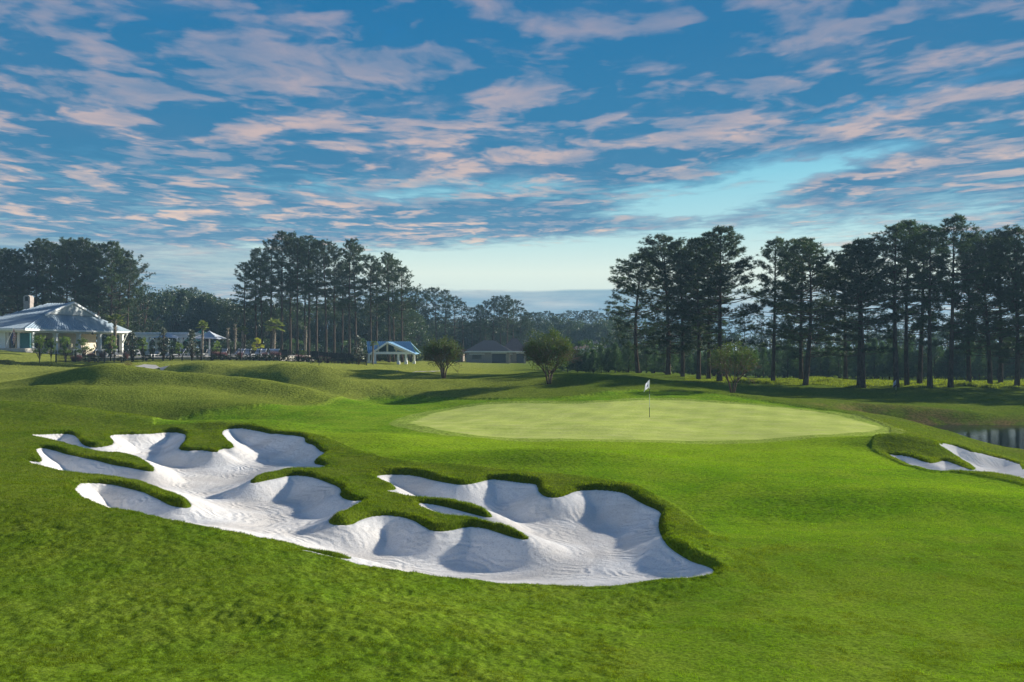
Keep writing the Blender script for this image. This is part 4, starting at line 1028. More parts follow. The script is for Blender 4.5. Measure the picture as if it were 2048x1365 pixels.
# ---------------- clubhouse pavilion on the left
def clubhouse():
    org = V3(50, 697, 134)
    root = empty('clubhouse', org)
    L = lambda p: Vector(p) - org
    C1 = L(V3(50, 657.5, 134)); C2 = L(V3(263, 663.5, 165)); ez = C1.z
    C2.z = ez
    bd = (C2 - C1); Lb = bd.length; bd.normalize(); ad = Vector((-bd.y, bd.x, 0)); 
    if ad.x > 0: ad = -ad
    C0 = C1 + ad * 11.5; C3 = C2 + ad * 11.5
    rz = L(V3(145, 607, 149.5)).z
    mid = C1 + bd * (Lb * 0.5)
    inset = 2.4
    RR = mid + ad * inset; RR.z = rz
    RL = mid + ad * 6.7; RL.z = rz
    gh = ez + (rz - ez) * 0.56      # gablet foot height
    s_ = (gh - ez) / (rz - ez)
    G1 = C1.lerp(RR, 0) + (mid - C1) * s_ + ad * inset * 0.98; G1.z = gh
    G2 = C2 + (mid - C2) * s_ + ad * inset * 0.98; G2.z = gh
    H1 = C1 + (mid - C1) * s_ + ad * inset * 0.25; H1.z = gh
    front, right, rib = MB(), MB(), MB()
    # roof planes as thick plates
    slab(front, [C0, C1, G1, RR, RL], 0.12)
    slab(right, [C1, C2, G2, G1], 0.12)
    bk = MB(); slab(bk, [C2, C3, RL, RR, G2], 0.12); slab(bk, [C3, C0, RL], 0.12)
    for f in (right, bk):
        n0 = len(front.v); front.v += f.v; front.f += [tuple(i + n0 for i in q) for q in f.f]
    roof = part('roof', front, TIN, root)
    seams(rib, C1, C2, G2, G1, 40, .12, .16)
    nrib = 26
    for i in range(nrib + 1):
        t = i / nrib; p = C0.lerp(C1, t)
        if t > (1 - inset / 11.5):  q = C1.lerp(RR, 1) if False else C1.lerp(G1, (1 - t) * 11.5 / inset)
        elif t < 1 - 6.7 / 11.5: q = C0.lerp(RL, t / (1 - 6.7 / 11.5))
        else: q = RL.lerp(RR, (t - (1 - 6.7 / 11.5)) / ((6.7 - inset) / 11.5))
        if (q - p).length > .4: rib.beam(p + Vector((0, 0, .03)), q + Vector((0, 0, .03)), .10, .13)
    part('standing_seam', rib, TIN, roof)
    # gablet: white triangle, greyed as if in tree shade, with rakes
    g = MB(); o_ = -ad * 0.35
    top = RR + o_; a = C1.lerp(RR, 0); 
    W1 = G1 + o_ ; W2 = G2 + o_
    g.solid([tuple(W1), tuple(W2), tuple(top)], [tuple(W1 + ad * .3), tuple(W2 + ad * .3), tuple(top + ad * .3)])
    part('gable_wall', g, SHADEDW, root)
    g = MB(); ext = 0.16
    P1 = RR.lerp(G1, 1 + ext) - ad * 0.55 + Vector((0, 0, .1)); P2 = RR.lerp(G2, 1 + ext) - ad * 0.55 + Vector((0, 0, .1)); Pt = RR - ad * 0.55 + Vector((0, 0, .1))
    g.beam(P1, Pt, .12, .30); g.beam(P2, Pt, .12, .30)
    part('rake_board', g, WHITE, root)
    gr = MB()
    slab(gr, [P1 + Vector((0, 0, .24)), Pt + Vector((0, 0, .24)), RR + ad * 0.4 + Vector((0, 0, .16)), G1 + ad * 0.4 + Vector((0, 0, .16))], .1)
    slab(gr, [Pt + Vector((0, 0, .24)), P2 + Vector((0, 0, .24)), G2 + ad * 0.4 + Vector((0, 0, .16)), RR + ad * 0.4 + Vector((0, 0, .16))], .1)
    part('gable_overhang', gr, TIN, roof)
    # fascia and beam under the eaves
    g = MB()
    for p, q in ((C0, C1), (C1, C2), (C2, C3), (C3, C0)):
        g.beam(p + Vector((0, 0, -.16)), q + Vector((0, 0, -.16)), .10, .30)
    part('fascia', g, WHITE, root)
    g = MB()
    I = lambda p, u, v: p + ad * u + bd * v
    b1, b2 = I(C1, .9, .9), I(C2, .9, -.9); b0 = I(C0, -.9, .9)
    for p, q in ((b0, b1), (b1, b2)): g.beam(p + Vector((0, 0, -.42)), q + Vector((0, 0, -.42)), .3, .34)
    part('beam', g, WHITE, root)
    g = MB(); slab(g, [I(C0, 0, 0) + Vector((0, 0, -.20)), I(C1, .1, .1) + Vector((0, 0, -.20)), I(C2, .1, -.1) + Vector((0, 0, -.20)), I(C3, 0, 0) + Vector((0, 0, -.20))], .05)
    part('porch_ceiling', g, CREAM, root)
    # columns along the gable side and front corner
    def pxt(px):   # parameter along b1-b2 that shows at photo column px
        best = min(range(0, 401), key=lambda i: abs(1024 + F * (b1.lerp(b2, i / 400) + org).x / (b1.lerp(b2, i / 400) + org).y - px))
        return b1.lerp(b2, best / 400)
    for px in (64, 111, 157, 199, 243):
        p = pxt(px); c = MB()
        zb = -0.35 if px < 90 else -1.4
        c.box((p.x, p.y, (zb + ez - .55) / 2), (.55, .55, ez - .55 - zb)); c.box((p.x, p.y, ez - .68), (.72, .72, .2)); c.box((p.x, p.y, zb + .25), (.74, .74, .5))
        part('column', c, WHITE, root)
    for (px, sgn) in ((64, -1), (243, 1)):
        p = pxt(px); c = MB()
        a_ = p + Vector((0, 0, ez - 2.2)); b_ = p + Vector((sgn * 1.15, -.2, ez - .55)) - Vector((0, 0, 0))
        c.beam((p.x + sgn * .2, p.y, ez - 2.3), (p.x + sgn * 1.25, p.y - .3, ez - .5), .2, .2)
        part('bracket', c, WHITE, root)
    # inner walls: front wing on the left, back wall of the porch
    w = MB(); f1 = I(C1, 4.3, 1.5)
    w.beam(I(C0, -.8, 1.5) + Vector((0, 0, -ez + (ez - .4) / 2)), f1 + Vector((0, 0, -ez + (ez - .4) / 2)), .3, ez - .45)
    wall = part('wall', w, WHITE, root)
    w = MB(); hb = I(C1, 7.6, 0); he = I(C2, 7.6, -5)
    w.beam(f1 + Vector((0, .3, -ez + (ez - .4) / 2 - .6)), I(C1, 4.3, 9) + Vector((0, 0, -ez + (ez - .4) / 2 - .6)), .3, ez + .7)
    cs = I(C1, 4.3, 9); ce = I(C2, 4.3, -5.0)
    w.beam(cs + Vector((0, 0, -ez + ez / 2 - .8)), ce + Vector((0, 0, -ez + ez / 2 - .8)), .3, ez + 1.0)
    part('porch_wall', w, CREAM, root)
    def wall_item(name, t, z0, z1, width, mat, col=0.2, par=root, base=(None, None)):
        q = cs.lerp(ce, t); m = MB()
        m.box((q.x - ad.x * 0.22, q.y - ad.y * .22, (z0 + z1) / 2), (0.14, width, z1 - z0), math.atan2(bd.y, bd.x) - math.pi / 2)
        return part(name, m, mat, par)
    wall_item('window', 0.20, 0.0, 1.6, 3.0, DARKG); wall_item('framed_board', 0.42, 0.1, 1.3, 2.2, DECK)
    wall_item('door', 0.0, -1.0, 1.9, 2.4, DARKG)
    wall_item('clock', 0.72, .7, 1.2, .9, WHITE)
    # teal door and dark windows of the front wing
    for (px, z0, z1, wd, nm, mt) in ((43, .0, 2.4, 1.7, 'door', TEAL), (18, .05, 2.7, .62, 'window', DARKG), (2, .2, 2.7, .5, 'window', DARKG), (-12, .2, 2.7, .6, 'window', DARKG)):
        q = I(C0, 0, 1.5); tt_ = (X_at(px, 135.4) + 0 - (q + org).x); m = MB()
        m.box((q.x + tt_, q.y - .2 - .09 * tt_ * 0, (z0 + z1) / 2), (wd, .2, z1 - z0)); pq = part(nm, m, mt, root)
    for px in (30, 8):      # white pilasters between
        q = I(C0, 0, 1.5); tt_ = (X_at(px, 135.2) - (q + org).x); m = MB()
        m.box((q.x + tt_, q.y - .35, (ez - .5) / 2), (.35, .25, ez - .5)); part('pilaster', m, WHITE, root)
    # stone base and terrace
    g = MB(); base = [I(C0, -.3, .5), I(C1, .4, .5), I(C2, .4, -.5), I(C3, -.3, -.5)]
    g.solid([(p.x, p.y, -2.4) for p in base], [(p.x, p.y, -1.32 if i in (2, 3) else -1.32) for i, p in enumerate(base)])
    part('terrace', g, CONC, root)
    g = MB(); base = [I(C0, -.3, .4), I(C1, .3, .4), I(C1, .3, 6.0), I(C0, -.3, 6.0)]
    g.solid([(p.x, p.y, -1.31) for p in base], [(p.x, p.y, 0.0) for p in base])
    part('plinth', g, CONC, root)
    # chimney with arched opening
    ch = L(V3(57, 625, 152)); g = MB()
    g.box((ch.x, ch.y, ch.z), (1.15, 1.15, 5.6)); tz = L(V3(57, 591, 152)).z
    chimney = part('chimney', g, BRICK, roof)
    g = MB()
    pts = [(-.62, 0), (-.62, -.9), (.62, -.9), (.62, 0)] + [(.62 * math.cos(a), .45 * math.sin(a)) for a in np.linspace(0, math.pi, 9)[1:-1]]
    g.solid([(ch.x + x, ch.y - .62, tz - .45 + z) for x, z in pts], [(ch.x + x, ch.y + .62, tz - .45 + z) for x, z in pts])
    part('chimney_cap', g, BRICK, roof)
    g = MB(); g.box((ch.x, ch.y - .63, tz - .65), (.5, .04, .8)); part('chimney_opening', g, BLACK, roof)
    # ceiling fans
    for px in (97, 185):
        fz = L(V3(px, 668, 150)); r = MB()
        r.tube([(fz.x, fz.y, ez - .25), (fz.x, fz.y, fz.z)], .05); 
        r.tube([(fz.x, fz.y, fz.z + .1), (fz.x, fz.y, fz.z - .15)], .22)
        fn = part('ceiling_fan', r, BLACK, root)
        r = MB()
        for k in range(5):
            a = k * 1.2566 + .2; r.beam((fz.x, fz.y, fz.z), (fz.x + 1.25 * math.cos(a), fz.y + 1.25 * math.sin(a), fz.z - .02), .24, .03)
        part('fan_blade', r, BLACK, fn)
    tag(root, 'white clubhouse pavilion with grey standing seam metal roof and gable', 'clubhouse')
    # flag on the front wall
    fr = V3(17, 672, 133.0); r = empty('wall_flag', fr)
    m = MB(); m.tube([(-.6, .35, -1.3), (1.0, -.3, 1.2)], .035, 6); part('pole', m, WHITE, r)
    FL = simple_mat("flag_red_white", (0.45, 0.10, 0.12), .8)
    n = NT(FL.node_tree)
    bsdf = [q for q in FL.node_tree.nodes if q.type == 'BSDF_PRINCIPLED'][0]
    uvx, uvy, uvz = n.sep(n.node('ShaderNodeTexCoord').outputs['Generated'])
    st = n.m('GREATER_THAN', n.m('SINE', n.m('MULTIPLY', uvy, 40.8)), 0.0)
    c = n.mix(st, (0.62, 0.60, 0.60), (0.42, 0.04, 0.07)); ca = n.m('MULTIPLY', n.m('GREATER_THAN', uvy, 0.46), n.m('LESS_THAN', uvx, 0.42))
    n.l.new(n.mix(ca, c, (0.03, 0.04, 0.16)), bsdf.inputs['Base Color'])
    m = MB()
    nx, ny = 8, 5; P0 = Vector((.95, -.28, 1.1)); dn = Vector((-1.45, .5, -2.3)) * .62; ou = Vector((.55, 0, -1.0))
    vs = []; fs_ = []
    grid_v = []
    for i in range(nx + 1):
        for j in range(ny + 1):
            u, v = i / nx, j / ny
            p = Vector((.95 - 1.0 * v * .62, -.28 + .4 * v * .62, 1.1 - 1.56 * v)) + Vector((.45 * u, 0.10 * math.sin(u * 7 + v), -1.25 * u + .1))
            grid_v.append(tuple(p))
    me = np_mesh('flag_cloth', grid_v, [(i * (ny + 1) + j, (i + 1) * (ny + 1) + j, (i + 1) * (ny + 1) + j + 1, i * (ny + 1) + j + 1) for i in range(nx) for j in range(ny)], FL, True)
    obj('flag_cloth', me, r)
    tag(r, 'striped red and white flag on a slanting pole on the clubhouse front wall', 'flag')
clubhouse()

# ---------------- pool deck, pergola, umbrellas
FY0, FY1 = 116.0, 131.0           # the fence stands between these distances
def fence_pt(px):
    t = (px - 110) / (733 - 110); Y = FY0 + (FY1 - FY0) * t
    return X_at(px, Y), Y
def ground_box(name, pts, z0, z1, mat):
    m = MB(); m.solid([(x, y, z0) for x, y in pts], [(x, y, z1) for x, y in pts]); return m.build(name, mat)
DZ = 2.35
dk = [(X_at(150, 121), 121), (X_at(560, 131), 131), (X_at(560, 131) + 1, 150), (X_at(150, 121) + 3, 156)]
tag(ground_box('pool_deck', [dk[0], dk[1], dk[2], dk[3]], 0.5, DZ, CONC), kind='structure')
def pergola():
    Y = 150; z0 = DZ; r = empty('pergola', (X_at(262, Y), Y, z0)); o = Vector(r.location)
    top = zpy(667, Y) - z0; bot = zpy(675, Y) - z0; x1 = X_at(380, Y) - o.x
    for px in (295, 362):
        for dy in (0, 4.0):
            x = X_at(px, Y) - o.x; m = MB(); m.box((x, dy, bot / 2), (.42, .42, bot)); m.box((x, dy, .3), (.6, .6, .6))
            m.beam((x, dy, bot - 1.0), (x - 1.0, dy, bot), .2); m.beam((x, dy, bot - 1.0), (x + 1.0, dy, bot), .2)
            part('post', m, WHITE, r)
    m = MB()
    for dy in (0, 4.0): m.box((x1 / 2, dy, bot + .22), (x1, .16, .44))
    part('beam', m, WHITE, r)
    m = MB(); n = 34
    for i in range(n + 1): m.box((x1 * i / n, 2.0, bot + .62), (.09, 5.6, .34))
    part('rafter', m, WHITE, r)
    m = MB()
    for dy in np.linspace(-.6, 4.6, 14): m.box((x1 / 2, dy, bot + .83), (x1, .06, .06))
    part('lath', m, WHITE, r)
    tag(r, 'long white slatted pergola joining the clubhouse at the poolside', 'pergola')
pergola()
def hip_shade(px0, px1, top_py, edge_py, Y, mat, lab, topcap=None, pole=True):
    cx = X_at((px0 + px1) / 2, Y); r = empty('shade_umbrella', (cx, Y, DZ)); w = (px1 - px0) / F * Y / 2
    zt = zpy(top_py, Y) - DZ; ze = zpy(edge_py, Y) - DZ
    m = MB(); m.tube([(0, 0, 0), (0, 0, zt - .1)], .13, 8); m.box((0, 0, .15), (.8, .8, .3)); part('pole', m, WHITE, r)
    nseg = 10; v = []; f = []
    corners = [(-w, -w), (w, -w), (w, w), (-w, w)]
    for k in range(4):
        a = Vector((*corners[k], ze)); b = Vector((*corners[(k + 1) % 4], ze)); tp = Vector((0, 0, zt)); n0 = len(v)
        for i in range(nseg + 1):
            s_ = i / nseg
            for j in range(nseg + 1):
                t = j / nseg; e = a.lerp(b, t); e = e * (1 - .10 * math.sin(math.pi * t)) ; e.z = ze + .25 * math.sin(math.pi * t) * 0.6
                p = tp.lerp(e, s_); p.z -= .22 * math.sin(math.pi * s_) * (zt - ze) * .6; v.append(tuple(p))
        f += [(n0 + i * (nseg + 1) + j, n0 + (i + 1) * (nseg + 1) + j, n0 + (i + 1) * (nseg + 1) + j + 1, n0 + i * (nseg + 1) + j + 1) for i in range(nseg) for j in range(nseg)]
    c = obj('canopy', np_mesh('canopy', v, f, mat, True), r)
    sm = c.modifiers.new('thickness', 'SOLIDIFY'); sm.thickness = .03
    m = MB()
    for q in corners: m.beam((0, 0, zt - .15), (q[0] * .96, q[1] * .96, ze - .05), .06)
    part('rib', m, WHITE, r)
    tag(r, lab, 'umbrella')
hip_shade(308, 364, 666.5, 677, 147, GREY, 'flat grey square shade umbrella in front of the pergola posts')
hip_shade(388, 450, 662, 679, 143, GREY, 'large grey square shade umbrella right of the pergola')
hip_shade(391, 415, 659, 669, 158, GREENC, 'green umbrella peeking out over the large grey one')
hip_shade(366, 402, 674, 683, 152, MINT, 'small pale mint umbrella between the pergola and the large grey umbrella')
# small things on the deck
def lounger(mirror=1):
    r = empty('pool_lounger')
    m = MB(); m.box((0, 0, .32), (.62, 1.3, .05)); part('seat', m, SLING, r)
    m = MB(); m.beam((0, .62, .34), (0, 1.15, .95), .62, .05); part('backrest', m, SLING, r)
    m = MB()
    for s_ in (-1, 1): m.beam((s_ * .34, -.68, .30), (s_ * .34, .7, .30), .05, .06); m.beam((s_ * .34, .6, .3), (s_ * .34, 1.18, .98), .05)
    part('frame', m, WHITE, r)
    for x in (-.3, .3):
        for y in (-.55, .55): m = MB(); m.box((x, y, .14), (.05, .05, .28)); part('leg', m, WHITE, r)
    return r
LG = [(172,126),(236,127),(306,128),(352,129),(440,131),(462,131.5),(476,131.5),(492,132),(506,132),(521,132.5),(536,133),(552,133)]
for i, (px, Y) in enumerate(LG):
    o = lounger() if i == 0 else copy_tree(LGP)
    if i == 0: LGP = o
    o.location = (X_at(px, Y), Y, DZ); o.rotation_euler = (0, 0, rnd.uniform(-.9, .5)); o.scale = (1.25, 1.25, 1.25)
    tag(o, ORD[i] + ' white sling lounger from the clubhouse end of the pool deck', 'lounger', 'loungers on the pool deck')
def pool_chair(px, Y, i):
    r = empty('deck_chair', (X_at(px, Y), Y, DZ), rnd.uniform(0, 6)); r.scale = (1.2,) * 3
    m = MB(); m.box((0, 0, .42), (.5, .5, .05)); part('seat', m, WHITE, r)
    m = MB(); m.beam((0, .25, .42), (0, .4, .95), .5, .05); part('backrest', m, WHITE, r)
    for x in (-.22, .22):
        for y in (-.22, .22): m = MB(); m.box((x, y, .2), (.05, .05, .4)); part('leg', m, WHITE, r)
    tag(r, ORD[i] + ' white deck chair from the clubhouse end, behind the black fence', 'chair', 'white deck chairs behind the fence')
for i, (px, Y) in enumerate([(152,126),(162,127),(210,128),(217,126),(232,129),(278,131),(372,132),(408,134),(418,133)]): pool_chair(px, Y, i)

# ---------------- black metal fence
def fence():
    r = empty('metal_fence', (fence_pt(110)[0], fence_pt(110)[1], 0)); o = Vector(r.location)
    n = 32; pts = []
    for i in range(n + 1):
        x, Y = fence_pt(112 + (733 - 112) * i / n); pts.append(Vector((x, Y, gz(x, Y))) - o)
    for p in pts:
        m = MB(); m.box((p.x, p.y, p.z + .80), (.12, .12, 1.7)); m.box((p.x, p.y, p.z + 1.67), (.13, .13, .05)); part('post', m, BLACK, r)
    for a, b in zip(pts[:-1], pts[1:]):
        m = MB(); L_ = (b - a).length
        for z in (.18, 1.38, 1.55): m.beam(a + Vector((0, 0, z)), b + Vector((0, 0, z)), .04, .05)
        k = max(8, int(L_ / .13))
        for i in range(1, k):
            p = a.lerp(b, i / k); m.box((p.x, p.y, p.z + .82), (.045, .045, 1.52))
        part('picket_panel', m, BLACK, r)
    tag(r, 'long black metal picket fence along the lawn side of the pool', 'fence')
fence()
SCREEN = simple_mat("black_screen", (0.010, 0.013, 0.017), .9)
def screen_fence():
    r = empty('screened_fence', (X_at(620, 133), 133, 0)); o = Vector(r.location); pts = []
    for i in range(9):
        px = 622 + (733 - 622) * i / 8; x, Y = fence_pt(px); Y += 2.2; x = X_at(px, Y); pts.append(Vector((x, Y, gz(x, Y))) - o)
    for p in pts: m = MB(); m.box((p.x, p.y, p.z + .85), (.09, .09, 1.8)); part('post', m, BLACK, r)
    m = MB()
    for a, b in zip(pts[:-1], pts[1:]): m.beam(a + Vector((0, .05, 1.0)), b + Vector((0, .05, 1.0)), .03, 1.25)
    part('screen', m, SCREEN, r)
    tag(r, 'black mesh-covered fence section behind the picket fence, left of the blue-roofed shelter', 'fence')
screen_fence()
def rules_board(px, Y, w, h, z, lab):
    x = X_at(px, Y); g0 = gz(x, Y); r = empty('notice_board', (x, Y, g0))
    m = MB(); m.box((0, 0, z), (w, .08, h)); part('board', m, BLACK, r)
    for s_ in (-1, 1): m = MB(); m.box((s_ * w * .42, .06, z / 2), (.08, .08, z)); part('post', m, BLACK, r)
    tag(r, lab, 'sign')
rules_board(569, 131.5, 1.0, 1.2, 1.15, 'tall dark board behind the fence, right of the loungers')
rules_board(628, 132.0, 1.1, .75, 1.35, 'dark board on the fence at the left end of the mesh-covered section')

# ---------------- small shelter with a blue roof
def shelter():
    Y = 150.0; z0 = gz(X_at(790, Y), Y); r = empty('picnic_shelter', (X_at(728, Y), Y, z0)); o = Vector(r.location)
    L = lambda px, py, dy=0: Vector((X_at(px, Y + dy), Y + dy, zpy(py, Y + dy))) - o
    eL, eR = L(736, 706), L(831, 710.5); eR.z = eL.z
    tL, tR = L(728, 683.5, 4), L(820, 684.5, 4); tR.z = tL.z
    tL.x = eL.x - .9; 
    m = MB()
    slab(m, [eL, eR, tR, tL], .14)
    bl = Vector((eL.x, 8 - 0, eL.z)); br = Vector((eR.x, 8, eR.z)); slab(m, [tL, tR, br, bl], .14)
    rf = part('roof', m, TINB, r)
    m = MB(); seams(m, eL, eR, tR, tL, 24, .07, .08); part('standing_seam', m, TINB, rf)
    # front cross gable
    gp = L(783, 685.5, 2.6); g1 = L(739, 709, -2.6); g2 = L(830, 712, -2.6); g2.z = g1.z; gf = Vector((gp.x, g1.y, gp.z))
    m = MB(); slab(m, [g1 + Vector((0, 0, .12)), gf + Vector((0, 0, .12)), Vector((gp.x, 4, gp.z + .12)), Vector((g1.x, 4, g1.z + .12))], .14)
    slab(m, [gf + Vector((0, 0, .12)), g2 + Vector((0, 0, .12)), Vector((g2.x, 4, g2.z + .12)), Vector((gp.x, 4, gp.z + .12))], .14)
    rg = part('gable_roof', m, TINB, r)
    m = MB(); m.beam(g1 + Vector((0, -.1, -.05)), gf + Vector((0, -.1, -.05)), .14, .30); m.beam(g2 + Vector((0, -.1, -.05)), gf + Vector((0, -.1, -.05)), .14, .30)
    part('rake_board', m, WHITE, r)
    bz = L(783, 706.5, -2.6).z; xa, xb = L(750, 700, -2.6).x, L(815, 700, -2.6).x
    m = MB(); m.box(((xa + xb) / 2, g1.y + .12, bz), (xb - xa + 1.2, .3, .42)); part('beam', m, WHITE, r)
    m = MB(); m.box((gp.x, g1.y + .12, (bz + gp.z) / 2), (.3, .2, gp.z - bz - .2))
    for s_ in (-1, 1): m.box((gp.x + s_ * 1.55, g1.y + .12, bz + .7), (.25, .2, 1.1))
    m.beam((gp.x + 1.2, g1.y + .3, gp.z - .9), (xb, g1.y + .3, bz + .2), .5, .5)
    part('truss', m, CREAM, r)
    for px, dy in ((750, -2.4), (797, -2.4), (812, -2.4), (812, 7), (745, 7), (738, 1.5), (828, 1.5)):
        x = L(px, 700, dy).x; m = MB(); m.box((x, dy, bz / 2), (.34, .34, bz)); m.box((x, dy, bz - .15), (.48, .48, .16)); m.box((x, dy, .25), (.5, .5, .5)); part('post', m, WHITE, r)
    tag(r, 'small open shelter with a bright blue metal roof and white posts', 'shelter')
shelter()

# ---------------- distant houses
def house(px0, px1, eave, ridge, Y, lab, hood=ROOFD, wallm=BRICKT, depth=10, side=True):
    z0 = gz(X_at((px0 + px1) / 2, Y), Y); r = empty('house', (X_at((px0 + px1) / 2, Y), Y, z0))
    w = (px1 - px0) / F * Y; ze = zpy(eave, Y) - z0; zt = zpy(ridge, Y) - z0
    m = MB(); m.box((0, depth / 2, ze / 2 - .3), (w, depth, ze + .6)); part('wall', m, wallm, r)
    m = MB(); e = .6; a, b, c, d_ = [Vector(p) for p in ((-w / 2 - e, -e, ze), (w / 2 + e, -e, ze), (w / 2 + e, depth + e, ze), (-w / 2 - e, depth + e, ze))]
    t1 = Vector((-w * .12, depth / 2, zt)); t2 = Vector((w * .12, depth / 2, zt))
    for q in ([a, b, t2, t1], [b, c, t2], [c, d_, t1, t2], [d_, a, t1]): slab(m, q, .15)
    rf = part('roof', m, hood, r)
    m = MB(); m.beam(a, b, .1, .28); part('fascia', m, WHITE, r)
    n = max(2, int(w / 3.6))
    for i in range(n):
        x = -w / 2 + w * (i + .5) / n; m = MB()
        dr = i % 2 == 1
        m.box((x, -.03, ze * (.42 if dr else .55)), (w / n * (.62 if dr else .42), .12, ze * (.82 if dr else .42)))
        wd = part('garage_door' if dr else 'window', m, DARKG if not dr else simple_door, r)
        m = MB(); m.box((x, -.05, ze * .88 if dr else ze * .79), (w / n * .7, .16, .18)); part('lintel', m, WHITE, r)
    tag(r, lab, 'house')
simple_door = simple_mat("dark_garage_door", (0.05, 0.055, 0.06), .7)
house(932, 1020, 704, 681, 205, 'dark-roofed house with garage doors between the two mound trees')
house(1005, 1052, 704, 677, 214, 'house with a reddish brown hipped roof, left of the middle mound tree', ROOFR)
house(1150, 1182, 699, 687, 236, 'small hazy house with reddish roof right of the middle mound tree', ROOFR)
house(1178, 1212, 698, 683, 244, 'far pale-gabled house just left of the right hand pines', ROOFD)
house(860, 925, 706, 690, 212, 'low dark house half hidden behind the left mound tree')

# ---------------- plants round the pool
def palm_meshes(seed, H=5.5, nf=26, fan=.95, r=.17, droop=.5):
    g = np.random.default_rng(seed); mb = MB()
    hs = np.linspace(-.3, H, 14)
    mb.tube([(0.04 * math.sin(h), 0, h) for h in hs], [r * (1.15 if i % 2 else .95) for i in range(len(hs))], 8)
    for i in range(26):   # old leaf bases
        a = i * 2.4; h = H * (.35 + .62 * i / 26); mb.beam((r * math.cos(a) * .9, r * math.sin(a) * .9, h), (r * math.cos(a) * 1.9, r * math.sin(a) * 1.9, h + .16), .07, .04)
    B, T = [], []
    for k in range(nf):
        a = k * 2.4 + g.normal() * .2; e = R(g.uniform(-35, 75)); L = fan * g.uniform(.55, 1.0)
        dv = np.array([math.cos(a) * math.cos(e), math.sin(a) * math.cos(e), math.sin(e)]); p0 = np.array([0, 0, H]); p1 = p0 + dv * L * .75
        mb.tube([p0, p1], [.02, .012], 3, cap=False)
        side = np.cross(dv, [0, 0, 1]); side /= np.linalg.norm(side) + 1e-6; upv = np.cross(side, dv)
        for q in range(17):
            f_ = R(-78 + 156 * q / 16); dd_ = dv * math.cos(f_) + side * math.sin(f_) + upv * .12 - np.array([0, 0, .18])
            B.append(p1); T.append(p1 + dd_ * L * .8)
            B.append(p1 + dd_ * L * .45); T.append(p1 + dd_ * L * .75 + np.array([0, 0, -.35 * L * droop]))
    return mb.mesh("trunk", BARK_P, True), tris_mesh("crown", np.array(B), np.array(T), .11, PALML, rng=g)
PALMS = [palm_meshes(91), palm_meshes(92, fan=1.1), palm_meshes(93, fan=.9, nf=20)]
for px, top, Y, k, w, lab in ((230,632,133,0,1.0,'fan palm in front of the right end of the clubhouse roof'), (405,645,139,2,.75,'fan palm by the large grey shade umbrella'),
                          (485,655,150,0,.75,'small fan palm, left of the yellow tree'), (548,644,148,1,1.15,'widest fan palm, in front of the tall pine cluster'),
                          (746,683,140,2,.62,'short fan palm in front of the blue-roofed shelter')):
    x = X_at(px, Y); z = gz(x, Y) if px > 600 else max(gz(x, Y), DZ - .6); hh = zpy(top, Y) - z; s = hh / 6.2
    plant('fan_palm', PALMS[k], x, Y, z, w * 1.25, rnd.uniform(0, 6), lab, 'palm tree', 'palms round the pool', sz=s)
def stub_meshes(seed, H=5.0):
    g = np.random.default_rng(seed); mb = MB()
    hs = np.linspace(-.3, H * .86, 12); mb.tube([(0.05 * math.sin(h * 1.3), 0, h) for h in hs], [.16 * (1.12 if i % 2 else .94) for i in range(12)], 8)
    for i in range(16):
        a = i * 2.4; h = H * (.5 + .36 * i / 16); mb.beam((.13 * math.cos(a), .13 * math.sin(a), h), (.32 * math.cos(a), .32 * math.sin(a), h + .2), .07, .04)
    B, T = [], []
    for k in range(16):
        a = k * 2.4; dv = np.array([math.cos(a) * .32, math.sin(a) * .32, 1]); p = np.array([0, 0, H * .84]); B.append(p); T.append(p + dv * H * .17 * g.uniform(.6, 1))
        mb.beam(p, p + dv * H * .12, .03)
    return mb.mesh("trunk", BARK_P, True), tris_mesh("crown", np.array(B), np.array(T), .12, PALML, rng=g)
ST = stub_meshes(95)
for px, top, Y, lab in ((456, 654, 143, 'bare palm trunk with trimmed top, left one of the pair right of the grey umbrella'), (470, 646, 141, 'forked-topped bare palm trunk, right one of the pair right of the grey umbrella'), (611, 650, 146, 'bare palm trunk standing alone before the tall pine cluster')):
    x = X_at(px, Y); z = DZ - .5 if px < 600 else gz(x, Y); s = (zpy(top, Y) - z) / 5
    plant('bare_palm', ST, x, Y, z, 1.25, rnd.uniform(0, 6), lab, 'palm tree', 'trimmed bare palm trunks', sz=s)
MG = [bushy_meshes(101, 4.6, 1.05, .04, 60, 60, .15, MAGN, conical=.75, irregular=.25), bushy_meshes(102, 4.6, 1.0, .04, 60, 60, .15, MAGN, conical=.75, irregular=.35)]
for i, (px, top, w, lab) in enumerate(((264, 662, 1.25, 'glossy dark magnolia at the right corner of the clubhouse'), (327, 655, 1.15, 'glossy dark magnolia before the left pergola post'),
                          (384, 657, 1.1, 'narrow dark magnolia left of the large grey umbrella'), (717, 672, 1.2, 'dark magnolia at the right end of the black fence'))):
    x, Y = fence_pt(px); Y -= 1.0; x = X_at(px, Y); z = gz(x, Y); s = (zpy(top, Y) - z) / 4.6
    plant('magnolia', MG[i % 2], x, Y, z, w, rnd.uniform(0, 6), lab, 'tree', 'young magnolias along the fence', sz=s)
SH = [bushy_meshes(111, 2.8, .95, .18, 40, 60, .11, GREENL, conical=.3, irregular=.4), bushy_meshes(112, 2.8, .9, .22, 36, 60, .11, GREENL, conical=.4, irregular=.5)]
